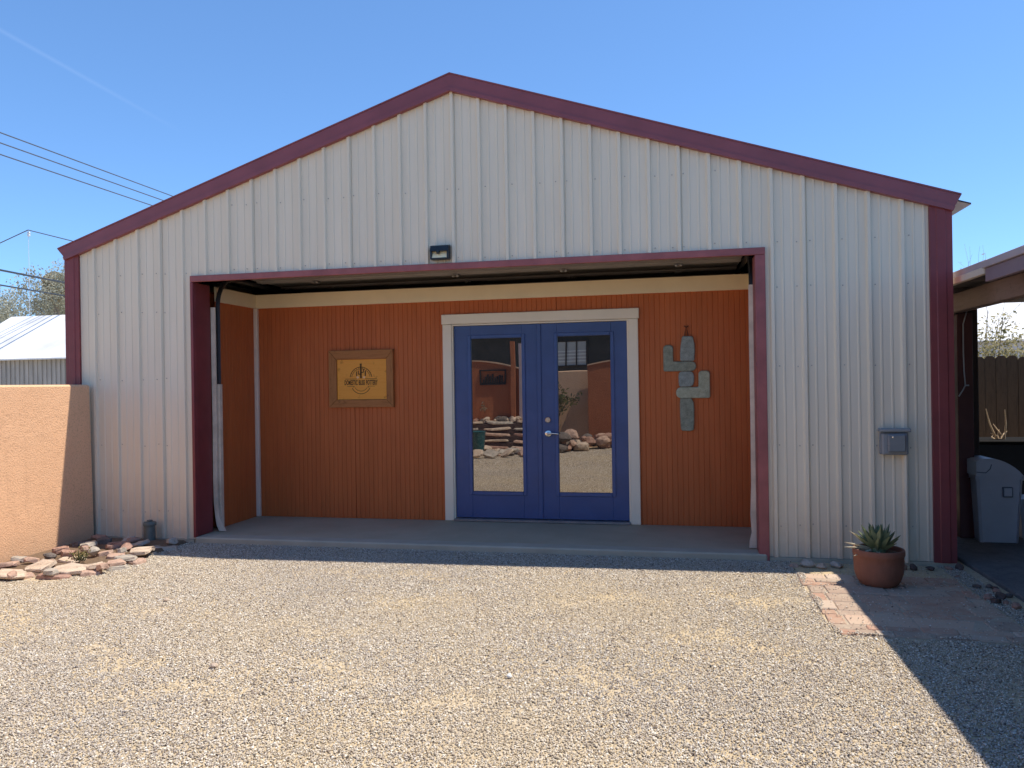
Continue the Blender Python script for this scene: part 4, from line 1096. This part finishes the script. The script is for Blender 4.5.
# fence
t=thing('plank_fence',(6.5,5.5,0),'dark dog-eared plank fence behind the carport','fence')
b=MB(); x=4.15; i=0
while x<11:
    wd=.138; zt=1.80+random.uniform(-.02,.02)-.018*(x-6.2); y=5.5+random.uniform(-.006,.006); e=.035
    pts=[(x,.03),(x+wd,.03),(x+wd,zt-e),(x+wd-e,zt),(x+e,zt),(x,zt-e)]
    b.prism_y(pts,y,y+.02); x+=wd+.006
b.build('pickets',M['fence'],t)
b=MB()
for z_ in (.4,1.4): b.box(4.15,11,5.525,5.565,z_,z_+.09)
b.build('rail',M['fence'],t)

# ------------------------------------------------------------------ the yard behind the camera (seen in the door glass)
def arch_wall(name,x0,x1,y,ze,zc,label,mat,th=.25):
    t=thing(name,((x0+x1)/2,y,0),label,'wall'); n=16
    pts=[(x0,-.1),(x1,-.1)]+[(x1-(x1-x0)*k/n,ze+(zc-ze)*(1-((2*k/n)-1)**2)) for k in range(n+1)]
    b=MB(); b.prism_y(pts,y-th,y); b.build('wall',mat,t)
    # pale cap
    b=MB()
    cap=[(x0-.02,ze)]
    top=[(x1-(x1-x0)*k/n,ze+(zc-ze)*(1-((2*k/n)-1)**2)) for k in range(n+1)]
    pp=[(a,c+.001) for a,c in reversed(top)]; q=pp+[(a,c+.03) for a,c in reversed(pp)]
    b.prism_y(list(reversed(q)),y-th-.02,y+.02); b.build('cap',M['stuccopale'],t)
    return t
arch_wall('yard_wall',-4.4,-1.70,-9,1.84,2.06,'rust stucco yard wall with arched top facing the garage, carrying the plaque',M['stuccobrown'])
arch_wall('yard_wall',-.08,2.6,-9,1.90,2.06,'second rust stucco yard wall with arched top behind the camera',M['stuccobrown'])
t=thing('stucco_wall',(-.5,-9.4,0),'pale stucco wall between the two rust yard walls','wall'); b=MB(); b.box(-1.6,0,-9.6,-9.35,-.1,1.80,0,.02); b.build('wall',M['stuccopale'],t)
t=thing('wall_plaque',(-2.4,-8.99,1.5),'dark metal plaque of cut figures on the rust yard wall','plaque')
b=MB(); x0,x1,z0,z1=-2.72,-2.07,1.50,1.86
for a in ((x0,x1,z0,z0+.03),(x0,x1,z1-.03,z1),(x0,x0+.03,z0+.031,z1-.031),(x1-.03,x1,z0+.031,z1-.031)): b.box(a[0],a[1],-8.995,-8.96,a[2],a[3])
b.build('frame',M['plaquemetal'],t)
b=MB()
for k in range(9):
    cx=-2.63+k*.058; h=random.uniform(.1,.25); b.box(cx-.02,cx+.022,-8.995,-8.97,z0+.035,z0+.035+h,0,.008)
b.box(-2.68,-2.11,-8.995,-8.975,z0+.03,z0+.06); b.build('figures',M['plaquemetal'],t)
for i,(x,h,lab) in enumerate([(-1.70,2.5,'white post beside the arched yard wall')]):
    b=MB(); b.box(x-.03,x+.03,-9.02,-8.92,1.38,h); b.box(x-.03,x+.03,-9.02,-8.92,-.05,1.379); o=b.build('post',M['fasciapaint']); tag(o,lab,'post')
b=MB(); b.box(-1.92,-1.82,-8.95,-8.86,-.05,2.55); o=b.build('post',M['stuccobrown']); tag(o,'rust painted post beside the white post behind the camera','post')
# house behind: dark porch wall with window
t=thing('house',(-1,-14,0),'dark walled house with white three pane window behind the yard walls','building')
b=MB(); b.box(-5,3,-17,-13.1,0,3.2); b.build('wall',M['houseroof'],t)
b=MB(); b.box(-5.3,3.3,-17.3,-12.6,3.2,3.33); b.build('roof',M['houseroof'],t)
b=MB(); zc0,zc1=2.02,2.72
for k in range(4): b.box(-1.50+k*.32-.02,-1.50+k*.32+.02,-13.1,-13.04,zc0,zc1)
b.box(-1.52,-.52,-13.1,-13.045,zc1+.001,zc1+.04); b.box(-1.52,-.52,-13.1,-13.045,zc0-.04,zc0-.001); wf=b.build('window',M['cabinet'],t)
b=MB(); b.box(-1.48,-.56,-13.099,-13.07,zc0,zc1); b.build('pane',M['winpane'],wf)
b=MB()
for z_ in (2.12,2.22,2.32,2.42): b.box(-1.48,-.56,-13.069,-13.06,z_,z_+.035)
b.build('blind',M['whitepaint'],wf)
# stacked stone steps / raised bed
GS='flagstone slabs of the raised bed behind the camera'
for i,(z,h,d) in enumerate(((0,.07,.0),(.15,.05,-.1),(.29,.06,-.22),(.43,.05,-.32),(.56,.06,-.45))):
    for k in range(3):
        o=slab_stone(-3.3+k*.75,-2.58+k*.75,-8.2+d-.45,.5,z,h,0,FLAG[[0,1,3,2,0][i] if k!=1 else [3,0,1,0,2][i]],300+i*3+k); o.name='step_slab'
        tag(o,'wide flat slab in the stacked bed edging behind the camera','stone',GS)
for i,(x,y,ang) in enumerate([(-2.05,-6.05,.9),(-1.75,-6.15,.7),(-1.45,-6.3,.8),(-1.1,-6.4,.75),(-2.35,-6.0,1.0)]):
    o=slab_stone(x-.16,x+.16,y-.1,.24,.02,.05,.4*i,FLAG[[0,2,0,1,2][i]],330+i,(R(-35),R(20*(i%2)-10))); tag(o,'flagstone leaning on the gravel behind the camera','stone','flagstones leaning behind the camera'); o.location.z=.07
for i in range(44):
    s=random.random(); x=-.75+1.55*s+random.uniform(-.1,.1); y=-6.9-1.5*s-random.uniform(0,.7); sz=random.uniform(.07,.2)
    rock('boulder',(x,y-.3,sz*.5+(.22 if i%3==0 else .1 if i%3==1 else 0)),(sz*1.2,sz,sz*.75),(0,random.uniform(-.2,.2),random.uniform(0,3)),FLAG[random.choice([0,3,4,4,1])],'rough rock in the heap edging the yard behind the camera','rock','rocks heaped behind the camera',400+i)
t=thing('raised_bed',(-2.4,-8.9,0),'dark earth bed banked up under the stacked slabs behind the camera','planter')
b=MB(); 
for z0_,z1_,yy in ((0,.15,-8.32),(.151,.29,-8.42),(.291,.43,-8.54),(.431,.56,-8.64),(.561,.60,-8.77)): b.box(-3.5,-1.0,-8.98,yy,z0_,z1_)
b.build('bank',FDARK,t)
for i in range(30):
    x=random.uniform(-3.0,-1.0); y=-6.5-random.uniform(0,1.3); sz=random.uniform(.05,.14)
    rock('rock',(x,y,sz*.4),(sz*1.3,sz,sz*.6),(random.uniform(-.4,.4),random.uniform(-.4,.4),random.uniform(0,3)),FLAG[random.choice([0,1,3,4,2])],'jagged rock scattered before the stacked slabs behind the camera','rock','rocks scattered before the stacked slabs',500+i)
for i in range(16):
    x=random.uniform(-3.0,-1.4); y=-8.85-random.uniform(0,.1); sz=random.uniform(.06,.14)
    rock('rock',(x,y,.60+sz*.4),(sz*1.2,sz*.6,sz*.8),(random.uniform(-.4,.4),random.uniform(-.4,.4),random.uniform(0,3)),FLAG[random.choice([0,4,4,3])],'dark rock lying along the top of the raised bed behind the camera','rock','rocks on top of the raised bed',560+i)
t=thing('glazed_pot',(-2.22,-6.9,0),'teal glazed pot behind the camera by the flagstones','pot')
b=MB(); b.lathe([(.02,0),(.10,0),(.13,.16),(.15,.36),(.16,.46),(.17,.50),(.15,.51),(.14,.48)],(-2.22,-6.9,0),24); b.build('pot',M['teal'],t,50)
tree('bush',(-.85,-8.7,0),1.5,.8,51,350,M['leafgreen'],M['bark'],'thin dark shrub in front of the pale wall behind the camera',None,.03,.05,.34,depth=3)
tree('bush',(-2.8,-8.95,.5),.6,1.2,53,260,M['leafgrey'],M['bark'],'low twiggy shrub on the raised bed behind the camera',None,.02,.03,.3,depth=3)

# ------------------------------------------------------------------ light, sky, camera
SD=Vector((.452,.134,1)).normalized()
el=math.asin(SD.z); rot=math.atan2(SD.x,SD.y)
wd=bpy.data.worlds.new('World'); scene.world=wd; wd.use_nodes=True; nt=wd.node_tree; nt.nodes.clear()
ow=nt.nodes.new('ShaderNodeOutputWorld'); bg=nt.nodes.new('ShaderNodeBackground'); sk=nt.nodes.new('ShaderNodeTexSky')
sk.sky_type='NISHITA'; sk.sun_disc=False; sk.sun_elevation=el; sk.sun_rotation=rot; sk.altitude=700; sk.air_density=.76; sk.dust_density=.1; sk.ozone_density=3.2
bg.inputs[1].default_value=.15
# faint old contrail high in the sky (a streak along a great circle of the sky)
tc=nt.nodes.new('ShaderNodeTexCoord')
d1=Vector((-.66436822,.65104264,.36709446)).normalized(); d2=Vector((-.5879952,.74334177,.31891168)).normalized(); nn=d1.cross(d2).normalized()
def dot(v):
    q=nt.nodes.new('ShaderNodeVectorMath'); q.operation='DOT_PRODUCT'; nt.links.new(tc.outputs['Generated'],q.inputs[0]); q.inputs[1].default_value=v; return q.outputs['Value']
ab=nt.nodes.new('ShaderNodeMath'); ab.operation='ABSOLUTE'; nt.links.new(dot(nn),ab.inputs[0])
mr=nt.nodes.new('ShaderNodeMapRange'); nt.links.new(ab.outputs[0],mr.inputs[0]); mr.inputs[1].default_value=0; mr.inputs[2].default_value=.0032; mr.inputs[3].default_value=1; mr.inputs[4].default_value=0
mr2=nt.nodes.new('ShaderNodeMapRange'); nt.links.new(dot(d1),mr2.inputs[0]); mr2.inputs[1].default_value=.982; mr2.inputs[2].default_value=.999; mr2.inputs[3].default_value=0; mr2.inputs[4].default_value=.022
mu=nt.nodes.new('ShaderNodeMath'); mu.operation='MULTIPLY'; nt.links.new(mr.outputs[0],mu.inputs[0]); nt.links.new(mr2.outputs[0],mu.inputs[1])
mx=nt.nodes.new('ShaderNodeMix'); mx.data_type='RGBA'; nt.links.new(mu.outputs[0],mx.inputs[0]); hs=nt.nodes.new('ShaderNodeHueSaturation'); hs.inputs['Saturation'].default_value=1.0; gm=nt.nodes.new('ShaderNodeGamma'); gm.inputs[1].default_value=.8; nt.links.new(sk.outputs[0],gm.inputs[0]); ml=nt.nodes.new('ShaderNodeMix'); ml.data_type='RGBA'; ml.blend_type='MULTIPLY'; ml.inputs[0].default_value=1; nt.links.new(gm.outputs[0],ml.inputs[6]); ml.inputs[7].default_value=(.73,1.03,1.31,1); nt.links.new(ml.outputs[2],hs.inputs['Color']); nt.links.new(hs.outputs[0],mx.inputs[6]); mx.inputs[7].default_value=(9,9.5,10,1)
nt.links.new(mx.outputs[2],bg.inputs[0]); nt.links.new(bg.outputs[0],ow.inputs[0])
sl=bpy.data.lights.new('sun','SUN'); sl.energy=3.6; sl.angle=R(.53); sl.color=(1,.92,.80)
so=bpy.data.objects.new('sun',sl); COL.objects.link(so); so.rotation_euler=SD.to_track_quat('Z','Y').to_euler()
cam=bpy.data.cameras.new('camera'); co_=bpy.data.objects.new('camera',cam); COL.objects.link(co_); scene.camera=co_
yaw,pit,roll,f=.2107,.0002,-.0155,765.
cam.sensor_width=36; cam.lens=f*36/1024; cam.clip_end=2000; cam.clip_start=.05
fw=Vector((-math.sin(yaw)*math.cos(pit),math.cos(yaw)*math.cos(pit),math.sin(pit))); r_=Vector((math.cos(yaw),math.sin(yaw),0)); u_=r_.cross(fw)
r2=r_*math.cos(roll)+u_*math.sin(roll); u2=-r_*math.sin(roll)+u_*math.cos(roll)
mw=Matrix((r2,u2,-fw)).transposed().to_4x4(); mw.translation=(1.955,-6.6883,1.5053); co_.matrix_world=mw
vs_=scene.view_settings; vs_.view_transform='Standard'; vs_.look='None'; vs_.exposure=.74; vs_.gamma=1; vs_.use_curve_mapping=False
scene.cycles.max_bounces=8; scene.cycles.diffuse_bounces=4; scene.cycles.glossy_bounces=4
